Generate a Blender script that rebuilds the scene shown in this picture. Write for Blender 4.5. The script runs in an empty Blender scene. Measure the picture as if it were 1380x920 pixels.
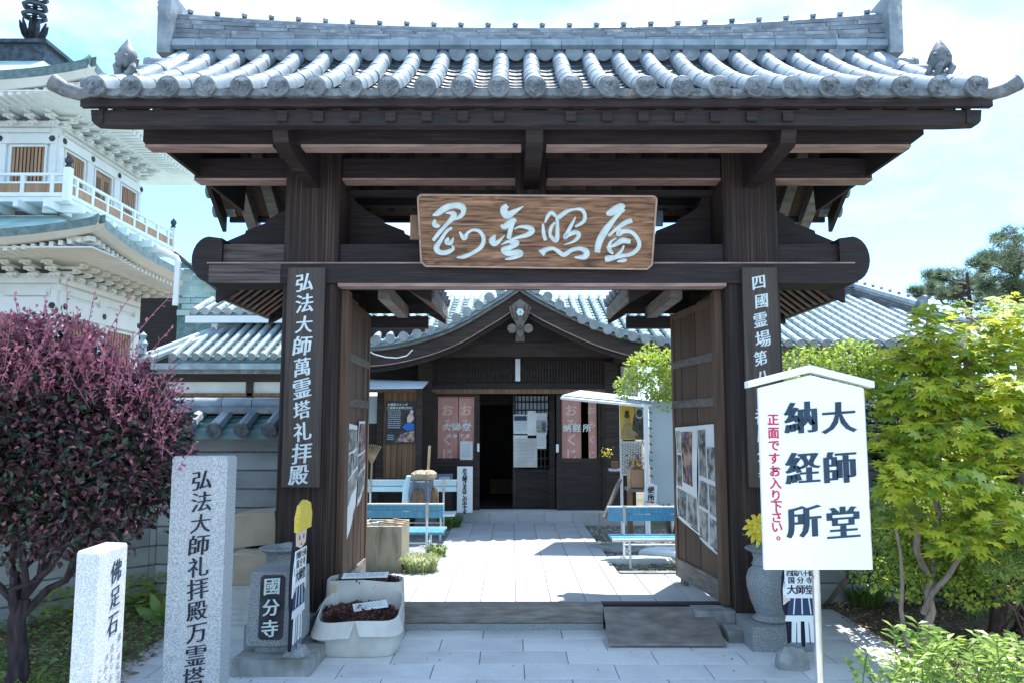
import bpy, math, random
from mathutils import Vector, Matrix
random.seed(7)
S = bpy.context.scene
COL = S.collection
# ---------------------------------------------------------------- camera
F = 1030.0; PITCH = math.atan(110/F); CH = 1.6
cam = bpy.data.cameras.new('camera'); camo = bpy.data.objects.new('camera', cam); COL.objects.link(camo)
camo.location = (0, 0, CH); camo.rotation_euler = (math.pi/2 + PITCH, 0, 0)
cam.sensor_width = 36; cam.lens = F/1380*36; cam.clip_end = 2000; cam.clip_start = .05
S.camera = camo
# ---------------------------------------------------------------- light and sky
SUN_DIR = Vector((.20, .35, 1)).normalized()          # towards the sun: behind the gate, a little right
SE = math.asin(SUN_DIR.z); AZ = math.atan2(SUN_DIR.x, SUN_DIR.y)
w = bpy.data.worlds.new('World'); S.world = w; w.use_nodes = True
nt = w.node_tree; nt.nodes.clear()
out = nt.nodes.new('ShaderNodeOutputWorld'); bg = nt.nodes.new('ShaderNodeBackground')
sky = nt.nodes.new('ShaderNodeTexSky'); sky.sky_type = 'NISHITA'; sky.sun_disc = False
sky.sun_elevation = SE; sky.sun_rotation = AZ; sky.air_density = 1.0; sky.dust_density = 1.0; sky.ozone_density = 1.0
tc = nt.nodes.new('ShaderNodeTexCoord'); mp = nt.nodes.new('ShaderNodeMapping'); mp.inputs['Scale'].default_value = (1.6, 1.6, 3.6)
mp.inputs['Location'].default_value = (2.3, .7, 1.1)
nz = nt.nodes.new('ShaderNodeTexNoise'); nz.inputs['Scale'].default_value = 1.6; nz.inputs['Detail'].default_value = 9; nz.inputs['Roughness'].default_value = .56
rp = nt.nodes.new('ShaderNodeValToRGB'); rp.color_ramp.elements[0].position = .42; rp.color_ramp.elements[1].position = .60
tint = nt.nodes.new('ShaderNodeMix'); tint.data_type = 'RGBA'; tint.blend_type = 'MULTIPLY'; tint.inputs[0].default_value = 1
tint.inputs[7].default_value = (.34, .50, .66, 1)
mx = nt.nodes.new('ShaderNodeMix'); mx.data_type = 'RGBA'; mx.inputs[7].default_value = (1.85, 2.3, 2.5, 1)
L = nt.links.new
L(tc.outputs['Generated'], mp.inputs[0]); L(mp.outputs[0], nz.inputs[0]); L(nz.outputs[0], rp.inputs[0])
L(sky.outputs[0], tint.inputs[6]); L(rp.outputs[0], mx.inputs[0]); L(tint.outputs[2], mx.inputs[6]); L(mx.outputs[2], bg.inputs[0]); L(bg.outputs[0], out.inputs[0])
bg.inputs[1].default_value = .135
sl = bpy.data.lights.new('sun', 'SUN'); sl.energy = 1.75; sl.angle = math.radians(.5); sl.color = (1, .97, .93)
so = bpy.data.objects.new('sun', sl); COL.objects.link(so); so.rotation_euler = SUN_DIR.to_track_quat('Z', 'Y').to_euler(); so.location = (5, 5, 30)
S.view_settings.view_transform = 'Standard'; S.view_settings.look = 'None'; S.view_settings.exposure = 2.42; S.view_settings.gamma = 1
# ---------------------------------------------------------------- helpers
def at(px, py, Y):
    u = (px-690)/F; v = (460-py)/F; cp, sp = math.cos(PITCH), math.sin(PITCH)
    t = Y/(cp - v*sp)
    return Vector((u*t, Y, CH + t*(sp + v*cp)))
def rect(px0, px1, py0, py1, D):
    m = (py0+py1)/2; a = at(px0, m, D); b = at(px1, m, D); a.z = at(px0, py1, D).z; b.z = at(px0, py0, D).z; return a, b
def gr(px, py, z0=0.):
    u = (px-690)/F; v = (460-py)/F; cp, sp = math.cos(PITCH), math.sin(PITCH)
    t = (z0-CH)/(sp + v*cp)
    return Vector((u*t, t*(cp - v*sp), z0))
MATS = {}
def mat(name, c1, c2=None, scale=6, stretch=(1, 1, 1), rough=.65, bump=.0, lo=.35, hi=.65, detail=5, rnd=.0, island=False, trans=0, spec=.4,
        c3=None, s3=40, m3=(.55, .7), stretch3=(1, 1, 1), dist=0, metal=0, emit=0):
    m = bpy.data.materials.new(name); m.use_nodes = True; n = m.node_tree; l = n.links.new
    b = n.nodes['Principled BSDF']; b.inputs['Roughness'].default_value = rough; b.inputs['Specular IOR Level'].default_value = spec
    b.inputs['Metallic'].default_value = metal
    c2 = c2 or c1
    tc = n.nodes.new('ShaderNodeTexCoord'); mp = n.nodes.new('ShaderNodeMapping'); mp.inputs['Scale'].default_value = stretch
    l(tc.outputs['Object'], mp.inputs[0])
    oi = n.nodes.new('ShaderNodeObjectInfo')
    ad = n.nodes.new('ShaderNodeVectorMath'); ad.operation = 'ADD'; sc = n.nodes.new('ShaderNodeMath'); sc.operation = 'MULTIPLY'; sc.inputs[1].default_value = 37
    l(oi.outputs['Random'], sc.inputs[0]); l(mp.outputs[0], ad.inputs[0]); l(sc.outputs[0], ad.inputs[1])
    nz = n.nodes.new('ShaderNodeTexNoise'); nz.inputs['Scale'].default_value = scale; nz.inputs['Detail'].default_value = detail; nz.inputs['Distortion'].default_value = dist
    l(ad.outputs[0], nz.inputs[0])
    r = n.nodes.new('ShaderNodeValToRGB'); r.color_ramp.elements[0].position = lo; r.color_ramp.elements[1].position = hi
    r.color_ramp.elements[0].color = (*c1, 1); r.color_ramp.elements[1].color = (*c2, 1)
    if island:
        g = n.nodes.new('ShaderNodeNewGeometry'); l(g.outputs['Random Per Island'], r.inputs[0]); r.color_ramp.elements[0].position = .1; r.color_ramp.elements[1].position = .9
    else: l(nz.outputs[0], r.inputs[0])
    colr = r.outputs[0]
    if c3:
        mp3 = n.nodes.new('ShaderNodeMapping'); mp3.inputs['Scale'].default_value = stretch3; l(ad.outputs[0], mp3.inputs[0])
        n3 = n.nodes.new('ShaderNodeTexNoise'); n3.inputs['Scale'].default_value = s3; n3.inputs['Detail'].default_value = 4; l(mp3.outputs[0], n3.inputs[0])
        r3 = n.nodes.new('ShaderNodeValToRGB'); r3.color_ramp.elements[0].position = m3[0]; r3.color_ramp.elements[1].position = m3[1]; l(n3.outputs[0], r3.inputs[0])
        x = n.nodes.new('ShaderNodeMix'); x.data_type = 'RGBA'; l(r3.outputs[0], x.inputs[0]); l(colr, x.inputs[6]); x.inputs[7].default_value = (*c3, 1); colr = x.outputs[2]
    if rnd:
        h = n.nodes.new('ShaderNodeHueSaturation'); mr = n.nodes.new('ShaderNodeMapRange'); mr.inputs[3].default_value = 1-rnd; mr.inputs[4].default_value = 1+rnd
        l(oi.outputs['Random'], mr.inputs[0]); l(mr.outputs[0], h.inputs['Value']); l(colr, h.inputs['Color']); colr = h.outputs[0]
    l(colr, b.inputs['Base Color'])
    if bump:
        bp = n.nodes.new('ShaderNodeBump'); bp.inputs['Strength'].default_value = bump; bp.inputs['Distance'].default_value = .01
        l(nz.outputs[0], bp.inputs['Height']); l(bp.outputs[0], b.inputs['Normal'])
    if trans:
        tr = n.nodes.new('ShaderNodeBsdfTranslucent'); l(colr, tr.inputs[0]); ms = n.nodes.new('ShaderNodeMixShader'); ms.inputs[0].default_value = trans
        o = n.nodes['Material Output']; l(b.outputs[0], ms.inputs[1]); l(tr.outputs[0], ms.inputs[2]); l(ms.outputs[0], o.inputs[0])
    MATS[name] = m; return m
M = MATS
mat('dark_wood', (.012, .008, .009), (.040, .025, .024), 3, (.9, 4, 14), .7, .5, .3, .75, 7, .12, c3=(.10, .065, .055), s3=5, m3=(.58, .85), stretch3=(1, 1, 3))
mat('post_wood', (.009, .006, .006), (.036, .020, .017), 3, (10, 10, .55), .72, .7, .3, .75, 8, .1, c3=(.15, .085, .05), s3=3, m3=(.55, .75), stretch3=(5, 5, .4))
mat('worn_bounce_edge', (.42, .28, .23), (.22, .14, .12), 4, (1, 6, 6), .75, .3, .35, .7, 6, .1)  # pale worn timber edges, colour raised to include bounced light
mat('door_wood', (.050, .029, .018), (.15, .088, .056), 3, (9, 9, .5), .7, .5, .3, .7, 8, .28, c3=(.05, .03, .022), s3=3, m3=(.5, .75))
mat('grey_wood', (.13, .115, .10), (.26, .235, .21), 3, (2, 2, 12), .8, .5, .3, .7, 7, .12)
mat('placard_wood', (.04, .03, .025), (.09, .068, .055), 3, (11, 11, .5), .6, .3, .3, .75, 7, .08, c3=(.15, .12, .1), s3=4, m3=(.6, .85))
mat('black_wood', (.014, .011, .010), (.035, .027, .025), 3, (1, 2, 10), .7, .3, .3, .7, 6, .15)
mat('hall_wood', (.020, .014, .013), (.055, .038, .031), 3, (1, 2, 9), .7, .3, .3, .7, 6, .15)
mat('brown_wood', (.12, .065, .035), (.24, .14, .08), 3, (9, 9, .6), .7, .3, .3, .7, 7, .2)
mat('slat_wood', (.30, .17, .10), (.44, .27, .17), 2, (9, 9, .6), .7, .1, rnd=.15)
mat('roof_tile', (.155, .20, .235), (.30, .365, .41), 5, (1, 1, 1), .36, .12, .3, .7, 6, .12, spec=.6, c3=(.38, .45, .49), s3=7, m3=(.55, .85))
mat('ridge_dark', (.07, .08, .085), (.15, .16, .17), 7, rough=.6, bump=.2, rnd=.2)
mat('far_face', (.22, .25, .26), (.32, .35, .36), 9, rough=.6, rnd=.1)
mat('roof_tile_dark', (.12, .14, .16), (.25, .285, .31), 7, (1, 1, 1), .5, .2, .3, .7, 6, .2, c3=(.36, .36, .33), s3=12, m3=(.56, .72))
mat('tile_face', (.10, .11, .12), (.21, .23, .24), 14, (1, 1, 1), .55, .9, .35, .65, 5, .15, c3=(.09, .09, .09), s3=22, m3=(.56, .66))
mat('far_tile', (.19, .25, .27), (.36, .44, .465), 4, (1, 1, 1), .45, .15, .3, .7, 6, .14, spec=.5)
mat('far_pan', (.06, .13, .13), (.14, .24, .24), 6, rough=.55, rnd=.1)
mat('granite_light', (.42, .44, .45), (.68, .70, .71), 150, rough=.7, bump=.25, lo=.36, hi=.6, detail=3, c3=(.24, .25, .26), s3=230, m3=(.6, .66))
mat('granite', (.24, .26, .27), (.46, .48, .49), 150, rough=.7, bump=.3, lo=.36, hi=.6, detail=4, rnd=.05, c3=(.12, .13, .135), s3=230, m3=(.58, .66))
mat('granite_dark', (.17, .185, .19), (.38, .40, .405), 170, rough=.6, bump=.2, lo=.38, hi=.6, detail=3, c3=(.08, .085, .09), s3=230, m3=(.57, .64))
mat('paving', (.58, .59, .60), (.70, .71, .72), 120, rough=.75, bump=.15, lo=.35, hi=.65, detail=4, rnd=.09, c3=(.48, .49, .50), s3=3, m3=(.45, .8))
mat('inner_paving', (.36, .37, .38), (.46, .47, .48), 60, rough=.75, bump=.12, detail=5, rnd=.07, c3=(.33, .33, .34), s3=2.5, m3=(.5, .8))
mat('pan_dark', (.07, .09, .10), (.15, .18, .195), 9, rough=.5, bump=.2, rnd=.15)
mat('weathered_wood', (.035, .028, .028), (.17, .135, .12), 3, (.7, 4, 16), .8, .8, .35, .7, 8, .05)
mat('joint', (.13, .135, .14), (.22, .22, .22), 20, rough=.9)
mat('concrete', (.20, .205, .20), (.33, .335, .325), 9, rough=.85, bump=.3, detail=8, rnd=.08, c3=(.12, .13, .11), s3=5, m3=(.55, .75))
mat('earth', (.12, .085, .06), (.27, .20, .145), 18, rough=.95, bump=.8, detail=9, c3=(.10, .13, .05), s3=1.6, m3=(.5, .6))
mat('litter', (.20, .12, .075), (.50, .36, .24), 1, rough=.9, island=True)
mat('gravel', (.12, .125, .12), (.34, .34, .33), 1, rough=.85, island=True)
mat('white_paint', (.76, .80, .80), (.84, .86, .86), 4, rough=.5, detail=3, rnd=.02)
mat('sign_white', (.80, .83, .83), (.86, .88, .88), 2, rough=.4, c3=(.70, .72, .70), s3=3, m3=(.62, .85))
mat('plaster', (.62, .64, .63), (.74, .75, .74), 3, rough=.85, detail=6, c3=(.5, .52, .5), s3=2, m3=(.6, .85))
mat('pagoda_white', (.74, .78, .78), (.82, .85, .85), 1.5, rough=.7, detail=5, rnd=.03)
mat('roof_rim', (.08, .13, .13), (.16, .23, .23), 5, rough=.5)
mat('copper_green', (.24, .42, .42), (.40, .57, .56), 1.2, (1, 1, 3), .6, .1, detail=8, c3=(.5, .62, .58), s3=.5, m3=(.5, .7))
mat('dark_metal', (.025, .035, .045), (.07, .09, .11), 5, rough=.5, metal=.3)
mat('fence_panel', (.27, .29, .285), (.38, .395, .385), 2.5, (1, 1, 2), .8, .15, detail=7, rnd=.1)
mat('ink', (.012, .013, .022), (.02, .022, .035), 9, rough=.6, spec=.2)
mat('ink_blue', (.012, .03, .055), (.02, .045, .08), 9, rough=.5)
mat('red_ink', (.55, .01, .06), rough=.5)
mat('white_ink', (.74, .80, .80), (.60, .68, .69), 20, rough=.6)
mat('gofun', (.56, .65, .62), (.70, .77, .74), 14, rough=.8, bump=.6)
mat('plaque_wood', (.05, .018, .008), (.34, .165, .08), 2.0, (1.0, 4, 8), .5, .3, .33, .66, 9, dist=2.6, c3=(.50, .33, .21), s3=2.5, m3=(.55, .8), stretch3=(1, 1, 4))
mat('plaque_edge', (.50, .36, .28), (.38, .25, .18), 9, rough=.6)
mat('cardboard', (.44, .36, .26), (.54, .45, .34), 5, rough=.85, bump=.1, rnd=.06)
mat('cardboard_pale', (.52, .50, .46), (.66, .64, .59), 5, rough=.85, bump=.1)
mat('tape', (.55, .45, .30), rough=.4)
mat('cone_brown', (.025, .012, .012), (.17, .075, .06), 1, rough=.8, island=True)
mat('paper', (.66, .69, .69), (.76, .78, .77), 6, rough=.7, rnd=.05)
mat('photo_print', (.07, .075, .07), (.40, .39, .36), 11, rough=.45, lo=.4, hi=.62, detail=6, rnd=.3, c3=(.30, .42, .50), s3=14, m3=(.58, .66))
mat('photo_warm', (.10, .05, .035), (.50, .34, .28), 13, rough=.45, lo=.38, hi=.6, detail=6, rnd=.3, c3=(.10, .12, .25), s3=12, m3=(.55, .62))
mat('blue_slat', (.07, .28, .44), (.14, .37, .52), 5, (8, 1, 1), .35, rnd=.08)
mat('pale_slat', (.50, .70, .76), (.60, .78, .82), 5, (8, 1, 1), .4, rnd=.05)
mat('steel', (.55, .54, .52), (.66, .65, .62), 9, rough=.3, metal=.8, c3=(.30, .22, .16), s3=12, m3=(.6, .7))
mat('pink_cloth', (.50, .24, .20), (.60, .32, .27), 3, (9, 1, 1), .7, rnd=.05)
mat('banner_ink', (.72, .52, .44), rough=.7)
mat('pack_grey', (.13, .15, .20), (.24, .26, .32), 15, rough=.8, bump=.3)
mat('pack_tan', (.28, .23, .15), (.40, .33, .23), 15, rough=.8, bump=.3)
mat('pack_brown', (.13, .085, .05), (.22, .15, .09), 15, rough=.8, bump=.3)
mat('yellow', (.75, .52, .05), (.80, .62, .10), 40, rough=.7, bump=.8)
mat('lily_yellow', (.80, .62, .04), (.86, .74, .12), 12, rough=.5, trans=.3)
mat('skin_print', (.78, .60, .48), rough=.6)
mat('blue_print', (.03, .05, .12), rough=.6)
mat('poster_black', (.02, .02, .025), (.06, .06, .07), 8, rough=.35)
mat('poster_yellow', (.75, .48, .05), rough=.4)
mat('figure_gold', (.42, .34, .15), (.30, .24, .12), 20, rough=.5)
mat('figure_dark', (.04, .045, .04), (.11, .12, .10), 20, rough=.5)
mat('bright_blue', (.03, .16, .55), rough=.5)
mat('sheet_grey', (.42, .50, .56), (.48, .56, .62), 2, rough=.6)
mat('awning_grey', (.30, .36, .40), (.36, .42, .46), 3, rough=.6)
mat('bamboo', (.45, .30, .17), (.60, .44, .28), 9, rough=.6)
mat('bark', (.06, .042, .036), (.15, .105, .085), 9, (3, 3, .8), .85, .8, detail=8)
mat('bark_dark', (.02, .014, .018), (.06, .04, .045), 9, (3, 3, .8), .8, .8, detail=8)
mat('bark_pale', (.22, .17, .13), (.36, .28, .22), 9, (3, 3, .8), .85, .8, detail=8)
mat('dirty_box', (.30, .27, .18), (.44, .41, .32), 4, (3, 3, .7), .85, .3, detail=8, c3=(.16, .14, .09), s3=4, m3=(.5, .75))
def leaf(n, a, b, rough=.45, tr=.3): mat(n, a, b, 1, rough=rough, island=True, trans=tr, spec=.5)
leaf('leaf_purple', (.013, .026, .022), (.15, .055, .07), .38, .12)
leaf('leaf_mauve', (.18, .05, .08), (.50, .20, .23), .4, .2)
leaf('leaf_pink', (.42, .08, .16), (.60, .22, .30), .45, .3)
leaf('leaf_maple', (.34, .46, .03), (.80, .76, .10), .45, .6)
leaf('leaf_maple_deep', (.16, .28, .05), (.42, .52, .12), .38, .55)
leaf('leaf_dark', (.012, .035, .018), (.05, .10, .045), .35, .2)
leaf('leaf_mid', (.06, .14, .03), (.22, .34, .07), .4, .3)
leaf('leaf_lime', (.26, .40, .04), (.60, .66, .12), .45, .45)
leaf('leaf_pine', (.09, .15, .08), (.24, .32, .17), .6, .3)
leaf('grass_blade', (.10, .20, .03), (.38, .46, .12), .5, .35)
leaf('grass_pale', (.24, .30, .11), (.55, .58, .30), .5, .35)
# -------- meshes
WL = {}
def wl(o): return WL.get(o.name, Vector((0, 0, 0))) if o else Vector((0, 0, 0))
def setp(o, parent, world):
    if parent: o.parent = parent
    o.location = world - wl(parent); WL[o.name] = world.copy()
def tag(o, label=None, cat=None, group=None, kind=None):
    for k, v in (('label', label), ('category', cat), ('group', group), ('kind', kind)):
        if v: o[k] = v
    return o
def E(name, loc, label, cat, group=None):
    o = bpy.data.objects.new(name, None); COL.objects.link(o); o.empty_display_size = .1
    WL[o.name] = Vector(loc); o.location = loc; return tag(o, label, cat, group)
class MB:
    def __init__(s): s.v = []; s.f = []
    def add(s, vs, fs):
        n = len(s.v); s.v += [tuple(v) for v in vs]; s.f += [tuple(i+n for i in f) for f in fs]; return s
    def hexa(s, p):   # p: 4 bottom ccw, 4 top
        return s.add(p, [(3, 2, 1, 0), (4, 5, 6, 7), (0, 1, 5, 4), (1, 2, 6, 5), (2, 3, 7, 6), (3, 0, 4, 7)])
    def box(s, x0, x1, y0, y1, z0, z1):
        if x0 > x1: x0, x1 = x1, x0
        if y0 > y1: y0, y1 = y1, y0
        if z0 > z1: z0, z1 = z1, z0
        return s.hexa([(x0, y0, z0), (x1, y0, z0), (x1, y1, z0), (x0, y1, z0), (x0, y0, z1), (x1, y0, z1), (x1, y1, z1), (x0, y1, z1)])
    def beam(s, a, b, w, h, up=(0, 0, 1)):
        a = Vector(a); b = Vector(b); d = (b-a).normalized(); r = d.cross(Vector(up)).normalized(); u = r.cross(d)
        r *= w/2; u *= h/2
        return s.hexa([a-r-u, a+r-u, b+r-u, b-r-u, a-r+u, a+r+u, b+r+u, b-r+u])
    def prism(s, poly, y0, y1):     # poly [(x,z)] ccw seen from -Y
        n = len(poly); vs = [(x, y0, z) for x, z in poly] + [(x, y1, z) for x, z in poly]
        return s.add(vs, [tuple(range(n)), tuple(reversed(range(n, 2*n)))] + [(i, i+n, (i+1) % n+n, (i+1) % n) for i in range(n)])
    def prismf(s, pts, off):        # polygon of 3d points, extruded by off
        n = len(pts); off = Vector(off); pts = [Vector(p) for p in pts]
        return s.add(pts+[p+off for p in pts], [tuple(range(n)), tuple(reversed(range(n, 2*n)))] + [(i, i+n, (i+1) % n+n, (i+1) % n) for i in range(n)])
    def quad(s, *p): return s.add(p, [tuple(range(len(p)))])
    def tube(s, pts, r, n=8, cap=True):
        pts = [Vector(p) for p in pts]; m = len(pts)
        if not isinstance(r, (list, tuple)): r = [r]*m
        rings = []; pu = None
        for i, p in enumerate(pts):
            d = (pts[min(i+1, m-1)] - pts[max(i-1, 0)]).normalized()
            if pu is None: pu = d.orthogonal().normalized()
            pu = (pu - d*pu.dot(d)).normalized(); q = d.cross(pu)
            rings.append([p + (pu*math.cos(2*math.pi*k/n) + q*math.sin(2*math.pi*k/n))*r[i] for k in range(n)])
        vs = [v for R in rings for v in R]
        fs = [(i*n+k, i*n+(k+1) % n, (i+1)*n+(k+1) % n, (i+1)*n+k) for i in range(m-1) for k in range(n)]
        if cap: fs += [tuple(reversed(range(n))), tuple(range((m-1)*n, m*n))]
        return s.add(vs, fs)
    def lathe(s, prof, c, n=20, axis='z', sx=1, sy=1, ph=0):
        c = Vector(c); vs = []; m = len(prof)
        for r, h in prof:
            for k in range(n):
                a = 2*math.pi*k/n+ph; p = (r*math.cos(a)*sx, r*math.sin(a)*sy, h)
                if axis == 'y': p = (p[0], h, -p[1])
                if axis == 'x': p = (h, p[0], p[1])
                vs.append(c+Vector(p))
        fs = [(i*n+k, i*n+(k+1) % n, (i+1)*n+(k+1) % n, (i+1)*n+k) for i in range(m-1) for k in range(n)]
        if prof[0][0] > 1e-5: fs.append(tuple(reversed(range(n))))
        if prof[-1][0] > 1e-5: fs.append(tuple(range((m-1)*n, m*n)))
        return s.add(vs, fs)
    def mesh(s, name, m, off=Vector((0, 0, 0)), smooth=False):
        me = bpy.data.meshes.new(name); me.from_pydata([(v[0]-off[0], v[1]-off[1], v[2]-off[2]) for v in s.v], [], s.f)
        me.materials.append(M[m] if isinstance(m, str) else m)
        if smooth: me.shade_smooth(); me.set_sharp_from_angle(angle=math.radians(38))
        me.update(); return me
    def build(s, name, m, parent=None, smooth=False, org=None, **t):
        p = wl(parent)
        base = Vector(org) if org is not None else p
        o = bpy.data.objects.new(name, s.mesh(name, m, base, smooth)); COL.objects.link(o)
        setp(o, parent, base); return tag(o, **t)
def inst(name, mesh, mw, parent=None, **t):
    o = bpy.data.objects.new(name, mesh); COL.objects.link(o)
    if not isinstance(mw, Matrix): mw = Matrix.Translation(mw)
    setp(o, parent, mw.translation); o.rotation_euler = mw.to_euler(); 
    sc = mw.to_scale(); o.scale = sc
    return tag(o, **t)
def B(name, m, parent, x0, x1, y0, y1, z0, z1, **t): return MB().box(x0, x1, y0, y1, z0, z1).build(name, m, parent, **t)
# -------- lettering
GL = {}
def glyph(c):
    if c in GL: return GL[c]
    cu = bpy.data.curves.new('g', 'FONT'); cu.body = c; cu.size = 1; cu.resolution_u = 3; cu.fill_mode = 'FRONT'
    o = bpy.data.objects.new('g', cu); COL.objects.link(o)
    dg = bpy.context.evaluated_depsgraph_get(); dg.update(); me = o.evaluated_get(dg).to_mesh()
    vs = [(v.co.x, v.co.y) for v in me.vertices]; fs = [tuple(p.vertices) for p in me.polygons]
    o.evaluated_get(dg).to_mesh_clear(); bpy.data.objects.remove(o); bpy.data.curves.remove(cu)
    key = {}; mp = []; nv = []
    for v in vs:
        k = (round(v[0], 5), round(v[1], 5))
        if k not in key: key[k] = len(nv); nv.append(k)
        mp.append(key[k])
    nf = []
    for f in fs:
        g = []
        for i in f:
            if mp[i] not in g: g.append(mp[i])
        if len(g) > 2:
            A = sum(nv[g[i]][0]*nv[g[(i+1) % len(g)]][1]-nv[g[(i+1) % len(g)]][0]*nv[g[i]][1] for i in range(len(g)))
            if abs(A) > 1e-9: nf.append(tuple(g if A > 0 else reversed(g)))
    ed = set()
    for f in nf:
        for i in range(len(f)): ed.add((f[i], f[(i+1) % len(f)]))
    nrm = {}
    for a, b in ed:
        if (b, a) not in ed:
            dx, dy = nv[b][0]-nv[a][0], nv[b][1]-nv[a][1]; l = math.hypot(dx, dy) or 1
            for q in (a, b): nrm.setdefault(q, []).append((dy/l, -dx/l))
    nn = {}
    for q, li in nrm.items():
        x = sum(i[0] for i in li); y = sum(i[1] for i in li); l = math.hypot(x, y) or 1; x /= l; y /= l
        d = max(.55, x*li[0][0]+y*li[0][1]); nn[q] = (x/d, y/d)
    xs = [v[0] for v in nv] or [0]; ys = [v[1] for v in nv] or [0]
    GL[c] = (nv, nf, nn, min(xs), max(xs), min(ys), max(ys)); return GL[c]
def glyph_mb(mb, c, O, X, Z, size, wv=.02, wh=.0, shear=.0, rot=0., sx=1., slim=1.0):
    """one character centred on O in the plane X (right), Z (up)"""
    nv, nf, nn, x0, x1, y0, y1 = glyph(c)
    small = (x1-x0) < .45 and (y1-y0) < .45
    cx, cy = (x0+x1)/2, .37 if small else (y0+y1)/2
    if small: cx = .5
    vs = []
    for i, (x, y) in enumerate(nv):
        dx, dy = nn.get(i, (0, 0)); x += dx*wv; y += dy*wh
        x = (x-cx)*sx; y = (y-cy)*slim; y += x*shear
        xr = x*math.cos(rot)-y*math.sin(rot); yr = x*math.sin(rot)+y*math.cos(rot)
        vs.append(O+X*(xr*size)+Z*(yr*size))
    mb.add(vs, nf)
def vtext(name, text, m, parent, top, X, Z, size, pitch, brush=True, wv=.03, wh=.004, shear=.10, jit=.03, **kw):
    """a column of characters downwards from top (centre of the first)"""
    mb = MB(); X = Vector(X).normalized(); Z = Vector(Z).normalized(); rr = random.Random(len(text)*7+3)
    for i, c in enumerate(text):
        if c == ' ': continue
        O = Vector(top) - Z*(pitch*i) + X*(rr.uniform(-jit, jit)*size)
        sz = size*rr.uniform(1-jit, 1+jit)
        if c == '。': O = O + X*size*.35 + Z*size*.35
        glyph_mb(mb, c, O, X, Z, sz, wv, wh, shear if brush else 0, rr.uniform(-jit, jit), **kw)
    return mb.build(name, m, parent)
def htext(name, text, m, parent, left, X, Z, size, pitch, wv=.02, wh=.0, shear=0, **kw):
    mb = MB(); X = Vector(X).normalized(); Z = Vector(Z).normalized()
    for i, c in enumerate(text):
        if c != ' ': glyph_mb(mb, c, Vector(left)+X*pitch*i, X, Z, size, wv, wh, shear, **kw)
    return mb.build(name, m, parent)
def cat(pts, n=5):
    out = []; P = [pts[0]]+list(pts)+[pts[-1]]
    for i in range(1, len(P)-2):
        for k in range(n):
            t = k/n; out.append(tuple(.5*((2*P[i][j]) + (-P[i-1][j]+P[i+1][j])*t + (2*P[i-1][j]-5*P[i][j]+4*P[i+1][j]-P[i+2][j])*t*t + (-P[i-1][j]+3*P[i][j]-3*P[i+1][j]+P[i+2][j])*t**3) for j in range(len(pts[0]))))
    out.append(tuple(pts[-1])); return out
def brush(mb, pts, mapf, depth):
    """pts [(x,y,halfwidth)] in picture units of the carving, mapf maps (x,y,h) to 3d"""
    q = cat(pts, 6); Ls = []; Rs = []
    for i, (x, y, r) in enumerate(q):
        a = q[max(i-1, 0)]; b = q[min(i+1, len(q)-1)]; dx, dy = b[0]-a[0], b[1]-a[1]; l = math.hypot(dx, dy) or 1
        nx, ny = -dy/l, dx/l; r = max(r, .5)
        Ls.append((x+nx*r, y+ny*r)); Rs.append((x-nx*r, y-ny*r))
    n = len(q); vs = []
    for i in range(n):
        c = ((Ls[i][0]+Rs[i][0])/2, (Ls[i][1]+Rs[i][1])/2)
        vs += [mapf(*Ls[i], 0), mapf(Ls[i][0]*.75+c[0]*.25, Ls[i][1]*.75+c[1]*.25, depth), mapf(Rs[i][0]*.75+c[0]*.25, Rs[i][1]*.75+c[1]*.25, depth), mapf(*Rs[i], 0)]
    fs = []
    for i in range(n-1):
        for k in range(3): fs.append((i*4+k, i*4+k+1, i*4+k+5, i*4+k+4))
    fs += [(0, 1, 2, 3), (n*4-1, n*4-2, n*4-3, n*4-4)]
    mb.add(vs, fs)
# ================================================================ ground
def ground():
    mb = MB(); n = 40
    mb.quad((-150, -30, -.03), (150, -30, -.03), (150, 300, -.03), (-150, 300, -.03))
    mb.build('ground', 'earth', kind='structure')
ground()
# unseen paving around the camera, added to bounce sunlight onto the gate front
B('street', 'inner_paving', None, -30, 30, -25, 2.18, -.028, -.008, kind='structure')
# forecourt slabs, 30 x 60 running bond
FX0, FX1 = -2.62, 2.78
B('forecourt_bed', 'joint', None, FX0, FX1, 2.2, 6.9, -.02, -.006, kind='structure')
fc = E('forecourt_paving', (0, 4, 0), None, None); fc['kind'] = 'structure'
slm = {}
def slab_mesh(w, d, m, h=.03):
    k = (round(w, 3), round(d, 3), m)
    if k not in slm:
        c = .003; mb = MB(); a, b = w/2, d/2
        mb.hexa([(-a, -b, -h), (a, -b, -h), (a, b, -h), (-a, b, -h), (-a, -b, -c), (a, -b, -c), (a, b, -c), (-a, b, -c)])
        mb.hexa([(-a, -b, -c), (a, -b, -c), (a, b, -c), (-a, b, -c), (-a+c, -b+c, 0), (a-c, -b+c, 0), (a-c, b-c, 0), (-a+c, b-c, 0)])
        slm[k] = mb.mesh('paving_slab', m)
    return slm[k]
rr = random.Random(3)
y = 6.215; row = 0; g = .006
while y > 2.6:
    x = FX0 + (.3 if row % 2 else 0) - .6
    while x < FX1:
        a, b = max(x, FX0), min(x+.6, FX1)
        if b-a > .05:
            inst('paving_slab', slab_mesh(b-a-g, .3-g, 'paving'), Matrix.Translation(((a+b)/2, y-.15, rr.uniform(-.001, .0015))) @ Matrix.Rotation(rr.uniform(-.003, .003), 4, 'X'), fc)
        x += .6
    y -= .3; row += 1
for x0, x1 in ((FX0, -1.9), (2.2, FX1)):       # beside the posts
    inst('paving_slab', slab_mesh(x1-x0-g, .6, 'paving'), ((x0+x1)/2, 6.53, 0), fc)
PZ = .10
ip = E('inner_path', (0, 9, PZ), None, None); ip['kind'] = 'structure'
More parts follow.
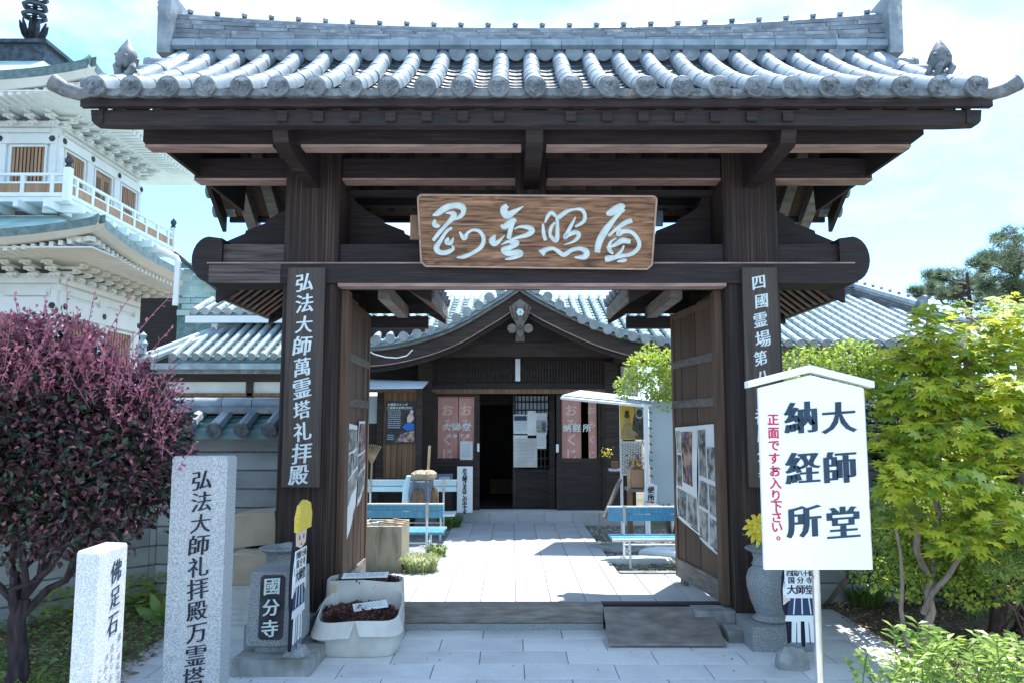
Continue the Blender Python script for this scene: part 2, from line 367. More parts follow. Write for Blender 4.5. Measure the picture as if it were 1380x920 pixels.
B('inner_path_bed', 'joint', None, -1.5, 1.85, 6.42, 7.9, -.02, PZ-.008, kind='structure')
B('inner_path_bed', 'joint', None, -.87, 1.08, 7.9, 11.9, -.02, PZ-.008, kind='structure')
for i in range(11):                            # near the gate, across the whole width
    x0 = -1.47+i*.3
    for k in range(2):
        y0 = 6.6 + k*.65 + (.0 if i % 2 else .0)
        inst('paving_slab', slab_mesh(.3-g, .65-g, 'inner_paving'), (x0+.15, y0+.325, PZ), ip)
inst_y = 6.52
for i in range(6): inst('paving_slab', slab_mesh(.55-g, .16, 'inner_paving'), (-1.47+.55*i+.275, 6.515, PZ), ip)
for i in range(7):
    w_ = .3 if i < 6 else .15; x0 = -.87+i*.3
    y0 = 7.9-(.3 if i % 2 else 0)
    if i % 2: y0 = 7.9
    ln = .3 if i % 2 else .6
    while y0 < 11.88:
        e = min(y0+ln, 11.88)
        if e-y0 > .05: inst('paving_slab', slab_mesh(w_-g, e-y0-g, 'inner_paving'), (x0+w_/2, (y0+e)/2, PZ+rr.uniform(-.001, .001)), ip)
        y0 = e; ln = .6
B('inner_yard', 'concrete', None, -6, -.88, 7.9, 12.5, -.02, .07, kind='structure')
B('gravel_bed', 'earth', None, 1.09, 6, 7.9, 13, -.02, .05, kind='structure')
B('path_kerb', 'concrete', None, 1.085, 1.8, 7.86, 7.95, .0, .115, kind='structure')
# scattered gravel right of the path
mb = MB()
for i in range(2600):
    x = 1.12+rr.random()**1.3*2.2; y = rr.uniform(8.0, 11.8); s = rr.uniform(.012, .03); z = .05
    p = [(x+s*math.cos(a+rr.uniform(-.4, .4)), y+s*.8*math.sin(a), z+rr.uniform(0, .004)) for a in (0, 1.5, 3, 4.6)]
    mb.add(p+[(x, y, z+s*.8)], [(0, 1, 4), (1, 2, 4), (2, 3, 4), (3, 0, 4)])
mb.build('gravel', 'gravel', None, kind='stuff')
def rock(c, sx, sy, sz, m, name, label, seed=1, cat='stone', group=None, flat=False, parent=None):
    r = random.Random(seed); mb = MB(); n = 10
    prof = [(1, 0), (1.02, .25), (.9, .6), (.6, .9), (.0, 1.0)] if not flat else [(1, 0), (1.0, .5), (.93, .9), (.0, 1.0)]
    jr = [r.uniform(.8, 1.15) for _ in range(n)]
    vs = []; 
    for q, h in prof:
        for k in range(n):
            a = 2*math.pi*k/n; vs.append((c[0]+sx*q*jr[k]*math.cos(a), c[1]+sy*q*jr[k]*math.sin(a), c[2]+sz*h*(1+r.uniform(-.08, .08))))
    fs = [(i*n+k, i*n+(k+1) % n, (i+1)*n+(k+1) % n, (i+1)*n+k) for i in range(len(prof)-1) for k in range(n)]
    mb.add(vs, fs); return mb.build(name, m, parent, label=label, cat=cat, group=group, org=None if parent else c)
rock(gr(850, 742, .05), .62, .28, .07, 'concrete', 'stepping_stone', 'broad grey flat stone in the gravel behind the bench leg', 3, 'stepping stone', flat=True)
rock(gr(859, 757, .05), .45, .16, .06, 'plaster', 'stepping_stone', 'small pale sunlit stone just in front of the broad grey one', 4, 'stepping stone', flat=True)
rock(gr(905, 748, .05), .35, .26, .07, 'plaster', 'stepping_stone', 'pale flat stone beside the right gate leaf', 5, 'stepping stone', flat=True)

# ================================================================ the gate
GX = .156; LX0, LX1, RX0, RX1 = -1.827, -1.387, 1.705, 2.135
LC, RC = (LX0+LX1)/2, (RX0+RX1)/2
gate = E('temple_gate', (GX, 6.2, 0), 'dark timber temple gate with a heavy grey tiled roof spanning the forecourt', 'gate')
for x0, x1 in ((LX0, LX1), (RX0, RX1)):
    mb = MB(); c = .02
    poly = [(x0, 6.0+c), (x0+c, 6.0), (x1-c, 6.0), (x1, 6.0+c), (x1, 6.42), (x0, 6.42)]
    mb.prismf([(a, b, .0) for a, b in poly], (0, 0, 4.35))
    mb.f = [tuple(reversed(f)) for f in mb.f]
    mb.build('post', 'post_wood', gate)
# lintel
def lintel():
    xl, xr = -2.42, 2.72
    mb = MB(); mb.box(xl, xr, 5.965, 6.30, 2.70, 2.855); mb.build('lintel', 'dark_wood', gate)
    for a, b in ((-2.40, LX0-.004), (LX1+.004, RX0-.004), (RX1+.004, 2.70)): B('upper_lintel', 'dark_wood', gate, a, b, 6.04, 6.26, 2.868, 3.03) if a > -2.3 else B('upper_lintel', 'weathered_wood', gate, a, b, 6.04, 6.26, 2.868, 3.03)
    B('lintel_cladding', 'weathered_wood', gate, -2.40, LX0-.006, 5.956, 5.964, 2.70, 2.852)
    B('lintel_top_edge', 'worn_bounce_edge', gate, xl, xr, 5.958, 6.02, 2.8555, 2.867)
    B('lintel_lower_edge', 'worn_bounce_edge', gate, LX1+.01, RX0-.01, 5.958, 6.10, 2.672, 2.698)  # strip colour stands in for light bounced up under the lintel
    for sx, xe in ((-1, xl), (1, xr)):        # rounded ends behind the faces
        poly = [(xe+sx*.14*math.cos(a), 2.90+.185*math.sin(a)) for a in [math.radians(k) for k in range(-95, 100, 15)]]
        poly = poly + [(xe-sx*.10, 3.07), (xe-sx*.10, 2.72)]
        if sx < 0: poly.reverse()
        MB().prism(poly, 6.00, 6.27).build('lintel_end', 'dark_wood', gate)
lintel()
# roof geometry
YE, ZE, YR, ZR = 4.90, 3.83, 6.17, 4.665
def prof(t): return (YE+(YR-YE)*t, ZE+(ZR-ZE)*(.74*t+.26*t*t))
SP = .245; NR = 25
XR0 = GX-SP*12
# timbers
fx0, fx1 = at(110, 135, 4.97).x, at(1336, 135, 4.97).x
B('eave_board', 'dark_wood', gate, fx0, fx1, 4.955, 5.0, 3.722, 3.79)
bx0, bx1 = at(127, 160, 5.04).x, at(1318, 160, 5.04).x
mb = MB(); mb.prism([(bx0+.02, 3.618), (bx0+.22, 3.61), (bx1-.22, 3.61), (bx1-.02, 3.618), (bx1, 3.64), (bx1+.01, 3.7195), (bx0-.01, 3.7195), (bx0, 3.64)], 5.01, 5.09); mb.build('fascia_beam', 'dark_wood', gate)
px0, px1 = at(195, 180, 5.3).x, at(1243, 180, 5.3).x
mb = MB(); mb.prism([(px0+.02, 3.575), (px1-.10, 3.575), (px1, 3.65), (px1, 3.76), (px0, 3.76), (px0, 3.60)], 5.28, 5.42); mb.build('front_purlin', 'dark_wood', gate)
for a, b in ((px0+.02, LC-.10), (LC+.10, GX-.09), (GX+.09, RC-.10), (RC+.10, px1-.10)): B('purlin_edge', 'worn_bounce_edge', gate, a, b, 5.272, 5.40, 3.558, 3.5745)
c0, c1 = at(265, 235, 6.1).x, at(1172, 235, 6.1).x
for a, b in ((c0, LX0-.004), (LX1+.004, GX-.13), (GX+.13, RX0-.004), (RX1+.004, c1)):
    B('wall_purlin', 'dark_wood', gate, a, b, 6.06, 6.24, 3.583, 3.75)
    B('purlin_edge', 'worn_bounce_edge', gate, a, b, 6.052, 6.20, 3.566, 3.582)
for a, b in ((LX1+.004, GX-.13), (GX+.13, RX0-.004)):
    B('tie_rail', 'dark_wood', gate, a, b, 6.30, 6.36, 3.51, 3.56)
for a, b in ((LX1+.004, RX0-.004),):
    B('rear_purlin', 'dark_wood', gate, a, b, 6.9, 7.0, 3.60, 3.72)
B('king_post', 'post_wood', gate, GX-.115, GX+.115, 6.03, 6.25, 3.035, 4.4)
mb = MB()
def arm(cx, w, y1=6.05):
    mb = MB(); pts = [(5.10, 3.63), (5.14, 3.54), (5.28, 3.505), (5.5, 3.50), (5.75, 3.49), (y1, 3.48), (y1, 3.74), (5.12, 3.72)]
    mb.prismf([(cx-w/2, a, b) for a, b in pts], (w, 0, 0)); mb.build('bracket_arm', 'dark_wood', gate)
arm(LC+.0, .105); arm(RC, .105); arm(GX, .12, 6.03)
# noses under the fascia, rafters
for i in range(-7, 8):
    if i: B('rafter_nose', 'dark_wood', gate, GX+i*SP-.035, GX+i*SP+.035, 4.985, 5.012, 3.632, 3.70)
rf = MB()
a = Vector((0, 5.02, 3.705)); b = Vector((0, 6.28, 4.53))
rfm = MB().beam(a, b, .07, .085).mesh('rafter', 'dark_wood'); 
rrm = MB().beam(Vector((0, 6.3, 4.53)), Vector((0, 7.42, 3.72)), .07, .09).mesh('rafter', 'dark_wood')
rrm_l = MB().beam(Vector((0, 6.3, 4.53)), Vector((0, 7.66, 3.545)), .10, .13).mesh('rafter', 'grey_wood')
for i in range(24):
    x = GX+(i-11.5)*SP
    if abs(x-LC) < .2 or abs(x-RC) < .2: pass
    inst('rafter', rfm, (x, 0, 0), gate); inst('rafter', rrm, (x, 0, 0), gate)
for x in (-2.62, -2.36, -2.1, 2.95, 2.69, 2.43): inst('rafter', rrm_l, (x, .0, 0), gate)
DX0, DX1 = -2.86, 3.17
mb = MB(); mb.hexa([(DX0, 4.98, 3.755), (DX1, 4.98, 3.755), (DX1, 6.29, 4.60), (DX0, 6.29, 4.60), (DX0, 4.98, 3.78), (DX1, 4.98, 3.78), (DX1, 6.29, 4.64), (DX0, 6.29, 4.64)]); mb.build('roof_deck', 'black_wood', gate)
mb = MB(); mb.hexa([(DX0-.12, 6.30, 4.60), (DX1+.12, 6.30, 4.60), (DX1+.12, 7.56, 3.68), (DX0-.12, 7.56, 3.68), (DX0-.12, 6.30, 4.64), (DX1+.12, 6.30, 4.64), (DX1+.12, 7.56, 3.72), (DX0-.12, 7.56, 3.72)]); mb.build('roof_deck', 'door_wood', gate)
B('rear_eave_board', 'dark_wood', gate, DX0, DX1, 7.561, 7.60, 3.62, 3.73)
# tiles: front slope
def roll_mesh(L, r0, r1, m='roof_tile', n=9, back=.02):
    mb = MB(); vs = []
    for yy, r in ((0, r1), (.035, r1*1.0), (.04, r1*.965), (L+back, r0)):
        for k in range(n+1):
            a = math.pi*(-.08+1.16*k/n); vs.append((r*math.cos(a), yy, r*math.sin(a)))
    fs = [(i*(n+1)+k, (i+1)*(n+1)+k, (i+1)*(n+1)+k+1, i*(n+1)+k+1) for i in range(3) for k in range(n)]
    mb.add(vs, [tuple(reversed(f)) for f in fs]); mb.add(vs[:n+1], [tuple(range(n+1))]); return mb.mesh('round_tile', m, smooth=True)
RM = roll_mesh(.27, .0635, .068)
SEG = 6
def place_on(t0, t1, x, dz=0):
    a = prof(t0); b = prof(t1); ang = math.atan2(b[1]-a[1], b[0]-a[0])
    return Matrix.Translation((x, a[0], a[1]+dz)) @ Matrix.Rotation(ang, 4, 'X')
disc = MB(); disc.lathe([(.0735, .0), (.0735, -.026), (.066, -.031), (.058, -.024), (.053, -.023), (.049, -.027), (.042, -.022), (.0, -.024)], (0, 0, 0), 24, 'y')
for k in range(3):   # comma shapes in relief
    a0 = k*2.094+.3; pts = [(.030*math.cos(a0+t*.5)*(1-t*.22), -.030, .030*math.sin(a0+t*.5)*(1-t*.22)) for t in range(4)]
    disc.tube(pts, [.009, .008, .006, .002], 6)
disc.f = [tuple(reversed(f)) for f in disc.f]
DM = disc.mesh('tile_disc', 'tile_face', smooth=True)
rr = random.Random(5)
for i in range(NR):
    x = XR0+i*SP
    lift = .0
    for s_ in range(SEG):
        inst('round_tile', RM, place_on(s_/SEG, (s_+1)/SEG, x+rr.uniform(-.003, .003), .002*rr.random()) , gate)
    inst('tile_disc', DM, Matrix.Translation((x, YE+.004, ZE)) @ Matrix.Rotation(rr.uniform(0, 6), 4, 'Y'), gate)
# pan tiles
pm = MB(); n = 6; hw = SP/2
vs = []
for yy, dz in ((0, 0), (0, .030), (.30, .004)):
    for k in range(n+1):
        u = -1+2*k/n; vs.append((u*hw, yy, dz-.035*(1-u*u)-.012))
pm.add(vs, [(i*(n+1)+k, i*(n+1)+k+1, (i+1)*(n+1)+k+1, (i+1)*(n+1)+k) for i in range(2) for k in range(n)])
PM = pm.mesh('pan_tile', 'pan_dark', smooth=False)
for i in range(NR-1):
    x = XR0+(i+.5)*SP
    for k in range(10):
        t0 = .02+k*.098; inst('pan_tile', PM, place_on(t0, t0+.1, x, -.022), gate)
# eave pan fronts with arabesque band
em = MB(); vs = []
for zz, yy in ((0, 0), (-.050, 0), (-.050, .05), (0, .3)):
    for k in range(n+1):
        u = -1+2*k/n; vs.append((u*hw*.99, yy, zz-.012*(1-u*u)+.003))
em.add(vs, [((i+1)*(n+1)+k, (i+1)*(n+1)+k+1, i*(n+1)+k+1, i*(n+1)+k) for i in range(2) for k in range(n)] + [(k, k+1, 3*(n+1)+k+1, 3*(n+1)+k) for k in range(n)])
EM = em.mesh('eave_tile', 'tile_face', smooth=False)
for i in range(NR-1): inst('eave_tile', EM, (XR0+(i+.5)*SP, YE+.01, ZE+.004), gate)
# rear slope as one joined sheet of rows
mb = MB()
for i in range(NR):
    x = XR0+i*SP; mb.tube([(x, 7.62, 3.80), (x, 6.95, 4.22), (x, 6.4, 4.70)], .07, 8)
mb.hexa([(DX0, 6.31, 4.66), (DX1, 6.31, 4.66), (DX1, 7.6, 3.735), (DX0, 7.6, 3.735), (DX0, 6.31, 4.70), (DX1, 6.31, 4.70), (DX1, 7.6, 3.77), (DX0, 7.6, 3.77)])
mb.build('rear_roof_tiles', 'roof_tile_dark', gate, kind='stuff')
# verge tiles facing outwards along both gable ends
vt = MB().lathe([(.062, 0), (.062, -.2), (.068, -.2), (.068, -.23), (.0, -.235)], (0, 0, 0), 14, 'x')
VTL = vt.mesh('verge_tile', 'roof_tile_dark', smooth=True)
for side, x in ((0, DX0+.10), (1, DX1-.10)):
    for k in range(1, 6):
        p = prof(k/6+.02); rot = Matrix.Rotation(math.pi if side else 0, 4, 'Z')
        inst('verge_tile', VTL, Matrix.Translation((x, p[0], p[1]-.01)) @ rot, gate)
    for k in range(6):
        t = k/6; inst('verge_tile', VTL, Matrix.Translation((x+(-.02 if side == 0 else .02), 7.55-t*1.15, 3.73+t*.86)) @ rot, gate)
    sg = -1 if side == 0 else 1
    B('barge_board', 'dark_wood', gate, x+sg*.02, x+sg*.05, 5.0, 5.06, 3.62, 3.76)
    for (ya, za), (yb, zb) in (((5.12, 3.80), (6.28, 4.5)), ((6.28, 4.5), (7.5, 3.60))):
        xo = x+(sg*.12 if ya > 6 else 0); MB().hexa([(xo-.02, ya, za-.12), (xo+.02, ya, za-.12), (xo+.02, yb, zb-.10), (xo-.02, yb, zb-.10), (xo-.02, ya, za+.07), (xo+.02, ya, za+.07), (xo+.02, yb, zb+.07), (xo-.02, yb, zb+.07)]).build('barge_board', 'dark_wood', gate)
    MB().prismf([(x+sg*-.18, 5.43, 3.60), (x+sg*-.18, 7.1, 3.60), (x+sg*-.18, 7.15, 3.93), (x+sg*-.18, 6.3, 4.55), (x+sg*-.18, 5.43, 4.03)], (.03, 0, 0)).build('gable_board', 'black_wood', gate)
    # corner horn tile
    ex = XR0-.03 if side == 0 else XR0+SP*24+.03
    MB().tube([(ex, 4.99, ZE+.0), (ex+sg*.10, 4.97, ZE-.02), (ex+sg*.20, 4.95, ZE+.005), (ex+sg*.28, 4.93, ZE+.05)], [.045, .046, .050, .060], 12).build('corner_tile', 'tile_face', gate, smooth=True)
    # verge ridge and its finial
    fxp = at(134, 70, 5.35) if side == 0 else at(1303, 75, 5.35)
    mb = MB(); mb.tube([(ex+sg*.01, 5.0, ZE+.05), (ex, 5.3, ZE+.20), (ex-sg*.02, 5.7, ZE+.42), (ex-sg*.10, 6.1, ZE+.78)], .075, 10); mb.build('verge_ridge', 'roof_tile', gate, smooth=True)
    z0 = ZE+.20; fx = ex-sg*.02; fin = MB()
    fin.lathe([(.085, 0), (.09, .03), (.05, .05), (.045, .07)], (fx, 5.3, z0), 14)
    for k in range(4):
        a = k*math.pi/2+.5; fin.tube([(fx+.05*math.cos(a), 5.3+.05*math.sin(a), z0+.05), (fx+.075*math.cos(a+.5), 5.3+.075*math.sin(a+.5), z0+.11), (fx+.05*math.cos(a+1), 5.3+.05*math.sin(a+1), z0+.17)], [.022, .027, .02], 7)
    fin.lathe([(.04, .12), (.075, .16), (.08, .20), (.062, .25), (.04, .29), (.015, .33), (.0, .35)], (fx, 5.3, z0), 14)
    for k in range(5): fin.lathe([(.0, -.02), (.02, 0), (0, .02)], (fx+.07*math.cos(k*1.26), 5.3+.07*math.sin(k*1.26), z0+.19+.02*(k % 2)), 6)
    fin.build('roof_finial', 'tile_face', gate, smooth=True)
# main ridge
XA, XB = -2.90, 3.20
def sag(x): return (abs(x-.15)/3.05)**2.1
rr = random.Random(8)
k = 0; x = XA
while x < XB-.02:
    e = min(x+.255, XB); mb = MB(); mb.box(x+.002, e-.002, 6.08, 6.5, 4.735, 4.785); mb.prismf([(x+.002, 6.08, 4.735), (x+.002, 6.12, 4.715), (x+.002, 6.12, 4.735)], (e-x-.004, 0, 0)); mb.build('ridge_base_tile', 'roof_tile', gate); x = e
B('ridge_core', 'joint', gate, XA, XB, 6.17, 6.20, 4.60, 4.74)
B('ridge_core', 'joint', gate, XA, XB, 6.20, 6.42, 4.66, 4.93)
for k in range(NR-1):   # half round stops under the ridge
    mb = MB(); xx = XR0+(k+.5)*SP
    if XA < xx < XB: mb.lathe([(.075, 0), (.075, -.05), (0, -.055)], (xx, 6.17, 4.69), 14, 'y'); mb.build('ridge_stop_tile', 'roof_tile_dark', gate, smooth=True)
NC = 6
for c in range(NC):
    x = XA - rr.uniform(0, .2)
    while x < XB-.01:
        a = max(x, XA); b = min(x+.27, XB)
        if b-a > .03:
            def zc(xx, cc): return 4.787+cc*(.026+.022*sag(xx))
            ya = 6.13+c*.010+rr.uniform(-.004, .004); vs = []
            m_ = MB(); m_.hexa([(a+.002, ya, zc(a, c)), (b-.002, ya, zc(b, c)), (b-.002, 6.45, zc(b, c)), (a+.002, 6.45, zc(a, c)),
                                (a+.002, ya+.004, zc(a, c+.86)), (b-.002, ya+.004, zc(b, c+.86)), (b-.002, 6.45, zc(b, c+.86)), (a+.002, 6.45, zc(a, c+.86))])
            m_.build('ridge_tile', 'roof_tile_dark', gate)
        x += .27
pts = [(xx, 6.30, 4.787+NC*(.026+.022*sag(xx))+.005) for xx in [XA+(XB-XA)*i/24 for i in range(25)]]
MB().tube(pts, .055, 12).build('ridge_cap', 'roof_tile', gate, smooth=True)
kn = MB().lathe([(.022, 0), (.028, .02), (.018, .035), (0, .045)], (0, 0, 0), 8).mesh('ridge_knob', 'roof_tile_dark', smooth=True)
for i in range(26):
    xx = XA+.12+i*.234; inst('ridge_knob', kn, (xx, 6.27, 4.787+NC*(.026+.022*sag(xx))+.055), gate)
for sg, xe in ((-1, XA), (1, XB)):
    zt = 5.20; mb = MB()
    mb.prism([(xe-.055, 4.66), (xe+.055, 4.66), (xe+.045+(.02 if sg > 0 else 0), zt), (xe-.045-(.02 if sg < 0 else 0), zt)], 6.06, 6.53)
    for yy in (6.15, 6.30, 6.45): mb.lathe([(.045, 0), (.045, sg*.04), (0, sg*.05)], (xe+sg*.05, yy, zt-.12), 10, 'x')
    mb.build('ridge_end_tile', 'roof_tile_dark', gate)
    mb = MB()
    for k, (dy, dz) in enumerate(((0, .02), (.05, -.03), (.1, .05), (.16, 0))):
        mb.tube([(xe+sg*.05, 6.18+dy, zt-.06+dz), (xe+sg*.10, 6.18+dy, zt-.04+dz), (xe+sg*.16, 6.18+dy, zt+.04+dz)], [.022, .016, .003], 6)
    mb.build('ridge_end_curl', 'roof_tile_dark', gate)
# door frames
for x0, x1 in ((LX1+.003, LX1+.06), (RX0-.06, RX0-.003)): B('door_jamb', 'door_wood', gate, x0, x1, 6.14, 6.27, .19, 2.67)
# threshold and sill
B('threshold', 'grey_wood', gate, LX1+.002, .712, 6.16, 6.31, .055, .182)
B('threshold_base', 'granite_dark', gate, LX1+.002, .71, 6.15, 6.40, .0, .05)
B('threshold', 'dark_wood', gate, .716, RX0-.002, 6.23, 6.33, .02, .18)
B('post_plinth', 'concrete', gate, 1.40, 1.72, 6.02, 6.22, 0, .175)
B('post_plinth', 'concrete', gate, 1.59, 1.735, 5.80, 6.015, 0, .085)
# leaves, swung inwards
def leafdoor(hx, fx, hy, fy, side):
    d = Vector((fx-hx, fy-hy, 0)); W = d.length; d.normalize(); nrm = Vector((-d.y, d.x, 0)) * (1 if side < 0 else -1)   # towards the passage?
    inward = Vector((1 if side < 0 else -1, 0, 0)); nrm = nrm if nrm.dot(inward) > 0 else -nrm
    O = Vector((hx, hy, 0)); z0, z1 = .16, 2.66
    root = MB(); th = .05
    def bx(mb, s0, s1, za, zb, n0, n1):
        p = [O+d*s0+nrm*n0, O+d*s1+nrm*n0, O+d*s1+nrm*n1, O+d*s0+nrm*n1]
        if (p[1]-p[0]).cross(p[3]-p[0]).z < 0: p.reverse()
        mb.hexa([q+Vector((0, 0, za)) for q in p]+[q+Vector((0, 0, zb)) for q in p]); return mb
    door = bx(MB(), .02, W-.02, z0+.04, z1-.04, -.02, 0.0); door = door.build('gate_leaf', 'black_wood', gate)
    N = 6
    for i in range(N):
        a = .06+(W-.12)*i/N; b = .06+(W-.12)*(i+1)/N
        bx(MB(), a+.003, b-.003, z0+.17, z1-.06, 0.001, .018+.004*(i % 2)).build('plank', 'door_wood', door)
    for s0, s1 in ((0, .058), (W-.058, W)): bx(MB(), s0, s1, z0, z1, -.025, .035).build('stile', 'door_wood', door)
    bx(MB(), .058, W-.058, z0, z0+.168, -.02, .04).build('bottom_rail', 'grey_wood', door)
    bx(MB(), .058, W-.058, z1-.06, z1, -.02, .03).build('top_rail', 'door_wood', door)
    bx(MB(), W-.20, W-.12, z0-.06, z0, -.02, .03).build('foot', 'grey_wood', door)
    for zz in (2.16, 1.78):
        mb = MB(); k = .08
        while k < W-.08:
            c = O+d*k+nrm*.022
            mb.beam(c+nrm*.012+Vector((0, 0, zz-.035)), c+nrm*.012+Vector((0, 0, zz+.035)), .012, .02, up=nrm); k += .046
        mb.build('stud_row', 'grey_wood', door, kind='stuff')
    return O, d, nrm, W
OL = leafdoor(LX1-.03, -1.43, 6.30, 7.50, -1)
ORt = leafdoor(RX0+.05, 1.60, 6.24, 7.50, 1)
# rear posts with small roofs over them
for sgn, cx in ((-1, LC), (1, RC)):
    B('rear_post', 'post_wood', gate, cx-.11, cx+.11, 7.62, 7.84, .0, 2.9)
    B('stay_beam', 'grey_wood', gate, cx-.06, cx+.06, 6.43, 7.95, 2.62, 2.80)
    B('stay_beam', 'dark_wood', gate, cx-.05, cx+.05, 6.43, 7.615, 1.35, 1.47)
    inn = -sgn
    for s2 in (-1, 1):
        ex = cx+s2*.92; zc_, zi, ze = 3.60, 3.08, 2.76
        def rp_(o): return zc_-(zc_-ze)*(1.5*o-.5*o*o)     # o 0..1
        pts = [(cx+s2*.92*k/6, rp_(k/6)) for k in range(7)]
        top = [(a, b+.05) for a, b in pts]
        poly = pts+list(reversed(top))
        if s2 < 0: poly.reverse()
        mb = MB(); n_ = 7
        for k in range(6):
            (xa, za), (xb, zb) = pts[k], pts[k+1]
            if s2 < 0: xa, za, xb, zb = xb, zb, xa, za
            mb.hexa([(xa, 6.50, za), (xb, 6.50, zb), (xb, 7.85, zb), (xa, 7.85, za), (xa, 6.50, za+.05), (xb, 6.50, zb+.05), (xb, 7.85, zb+.05), (xa, 7.85, za+.05)])
        mb.build('side_roof_deck', 'black_wood', gate)
        for yy in [6.56+.145*k for k in range(9)]:
            MB().beam((cx+s2*.05, yy, rp_(.05)-.045), (cx+s2*.90, yy, rp_(.98)-.045), .055, .07).build('side_rafter', 'dark_wood', gate)
            MB().beam((cx+s2*.30, yy, rp_(.33)-.086), (cx+s2*.90, yy, rp_(.98)-.084), .057, .01).build('rafter_edge', 'worn_bounce_edge', gate)
        B('side_purlin', 'grey_wood', gate, cx+s2*.50-.05, cx+s2*.50+.05, 6.52, 7.83, 2.66, 2.78) if s2 == inn else None
        B('side_eave_board', 'grey_wood', gate, ex-.02, ex+.02, 6.50, 7.86, ze-.09, ze+.02)
        # curved bargeboard at the front and back
        for yb in (6.44, 7.86):
            mb = MB()
            for k in range(6):
                (xa, za), (xb, zb) = pts[k], pts[k+1]
                if s2 < 0: xa, za, xb, zb = xb, zb, xa, za
                mb.hexa([(xa, yb, za-.14), (xb, yb, zb-.14), (xb, yb+.05, zb-.14), (xa, yb+.05, za-.14), (xa, yb, za+.06), (xb, yb, zb+.06), (xb, yb+.05, zb+.06), (xa, yb+.05, za+.06)])
            mb.build('side_barge_board', 'dark_wood', gate)
        for yb in (6.50, 7.79):
            mb = MB()
            for k in range(6):
                (xa, za), (xb, zb) = pts[k], pts[k+1]
                if s2 < 0: xa, za, xb, zb = xb, zb, xa, za
                mb.hexa([(xa, yb, 2.80 if yb < 7 else 2.72), (xb, yb, 2.80 if yb < 7 else 2.72), (xb, yb+.03, 2.80 if yb < 7 else 2.72), (xa, yb+.03, 2.80 if yb < 7 else 2.72), (xa, yb, max(2.82, za-.01)), (xb, yb, max(2.82, zb-.01)), (xb, yb+.03, max(2.82, zb-.01)), (xa, yb+.03, max(2.82, za-.01))])
            mb.build('side_gable_infill', 'black_wood', gate)
        for yy in [6.50+.225*k for k in range(7)]:
            mb = MB(); mb.tube([(a, yy, b+.085) for a, b in pts]+[(ex+s2*.04, yy, ze+.075)], .05, 8); mb.build('side_roof_tile_row', 'roof_tile', gate, smooth=True)
        for k in range(7):
            o_ = .12+k*.13; B('verge_step_tile', 'roof_tile_dark', gate, cx+s2*.92*o_-.06, cx+s2*.92*o_+.06, 6.48, 6.60, rp_(o_)+.05, rp_(o_)+.10)
    sc_ = [(0, 3.75), (.16, 3.57), (.35, 3.42), (.50, 3.335), (.505, 3.31), (.68, 3.24), (.685, 3.215), (.88, 3.13), (.92, 3.08), (.90, 2.78)]
    for q in (-1, 1):
        mb = MB()
        for i in range(8):
            (a, b), (a2, b2) = sc_[i], sc_[i+1]; xs_ = (cx+q*a, cx+q*a2)
            p = [(xs_[0], 2.78, b), (xs_[1], 2.78, b2)]
            if q < 0: p.reverse()
            (xa, z0, za), (xb, _, zb) = p
            mb.hexa([(xa, 6.425, 2.78), (xb, 6.425, 2.78), (xb, 6.46, 2.78), (xa, 6.46, 2.78), (xa, 6.425, za), (xb, 6.425, zb), (xb, 6.46, zb), (xa, 6.46, za)])
        mb.build('gable_board', 'dark_wood', gate)
    B('side_ridge', 'roof_tile_dark', gate, cx-.07, cx+.07, 6.44, 7.9, 3.60, 3.78)
    # infill above the lintel, scalloped board seen outside the post
    B('rear_tie', 'dark_wood', gate, cx+(.11 if inn > 0 else -.75), cx+(.75 if inn > 0 else -.11), 7.70, 7.80, 2.56, 2.68)
B('rear_cross_beam', 'dark_wood', gate, -2.3, -1.72, 7.7, 7.8, 2.55, 2.7)

# ---- plaque
plq = E('name_plaque', (GX, 5.80, 3.0), 'broad brown wooden plaque with pale cursive characters over the gate opening', 'plaque')
TL, TR_, BL, BR = at(563, 263, 5.66), at(885, 265, 5.66), at(568, 359, 5.90), at(878, 363, 5.90)
pn = (TR_-TL).cross(TL-BL).normalized()
if pn.y > 0: pn = -pn
def pq(u, v, h=0):
    a = TL.lerp(TR_, u); b = BL.lerp(BR, u); return a.lerp(b, v)+pn*h
c = .02; cu = .012
outl = [(cu, 0), (1-cu, 0), (1, c*1.8), (1, 1-c*3), (1-cu*1.6, 1), (cu*1.6, 1), (0, 1-c*3), (0, c*1.8)]
MB().prismf([pq(u, v, 0) for u, v in reversed(outl)], -pn*.045).build('plaque_board', 'plaque_wood', plq)
mb = MB()
for i in range(8):
    a, b = outl[i], outl[(i+1) % 8]; mb.beam(pq(*a, .002), pq(*b, .002), .013, .012)
mb.build('plaque_rim', 'plaque_edge', plq)
MB().beam(at(553, 307, 5.80), at(566, 307, 5.80), .03, .19).build('plaque_hanger', 'brown_wood', plq)
MB().beam(at(884, 295, 5.80), at(893, 295, 5.80), .03, .12).build('plaque_hanger', 'dark_metal', plq)
def zmap(ox):
    def f(x, y, h):
        X_, Y_ = ox+x/8, 255+y/8
        v = (Y_-264)/97.; l = 563+5*v; r = 885-7*v
        return pq((X_-l)/(r-l), v, .002+h)
    return f
ZA, ZB = zmap(560), zmap(720)
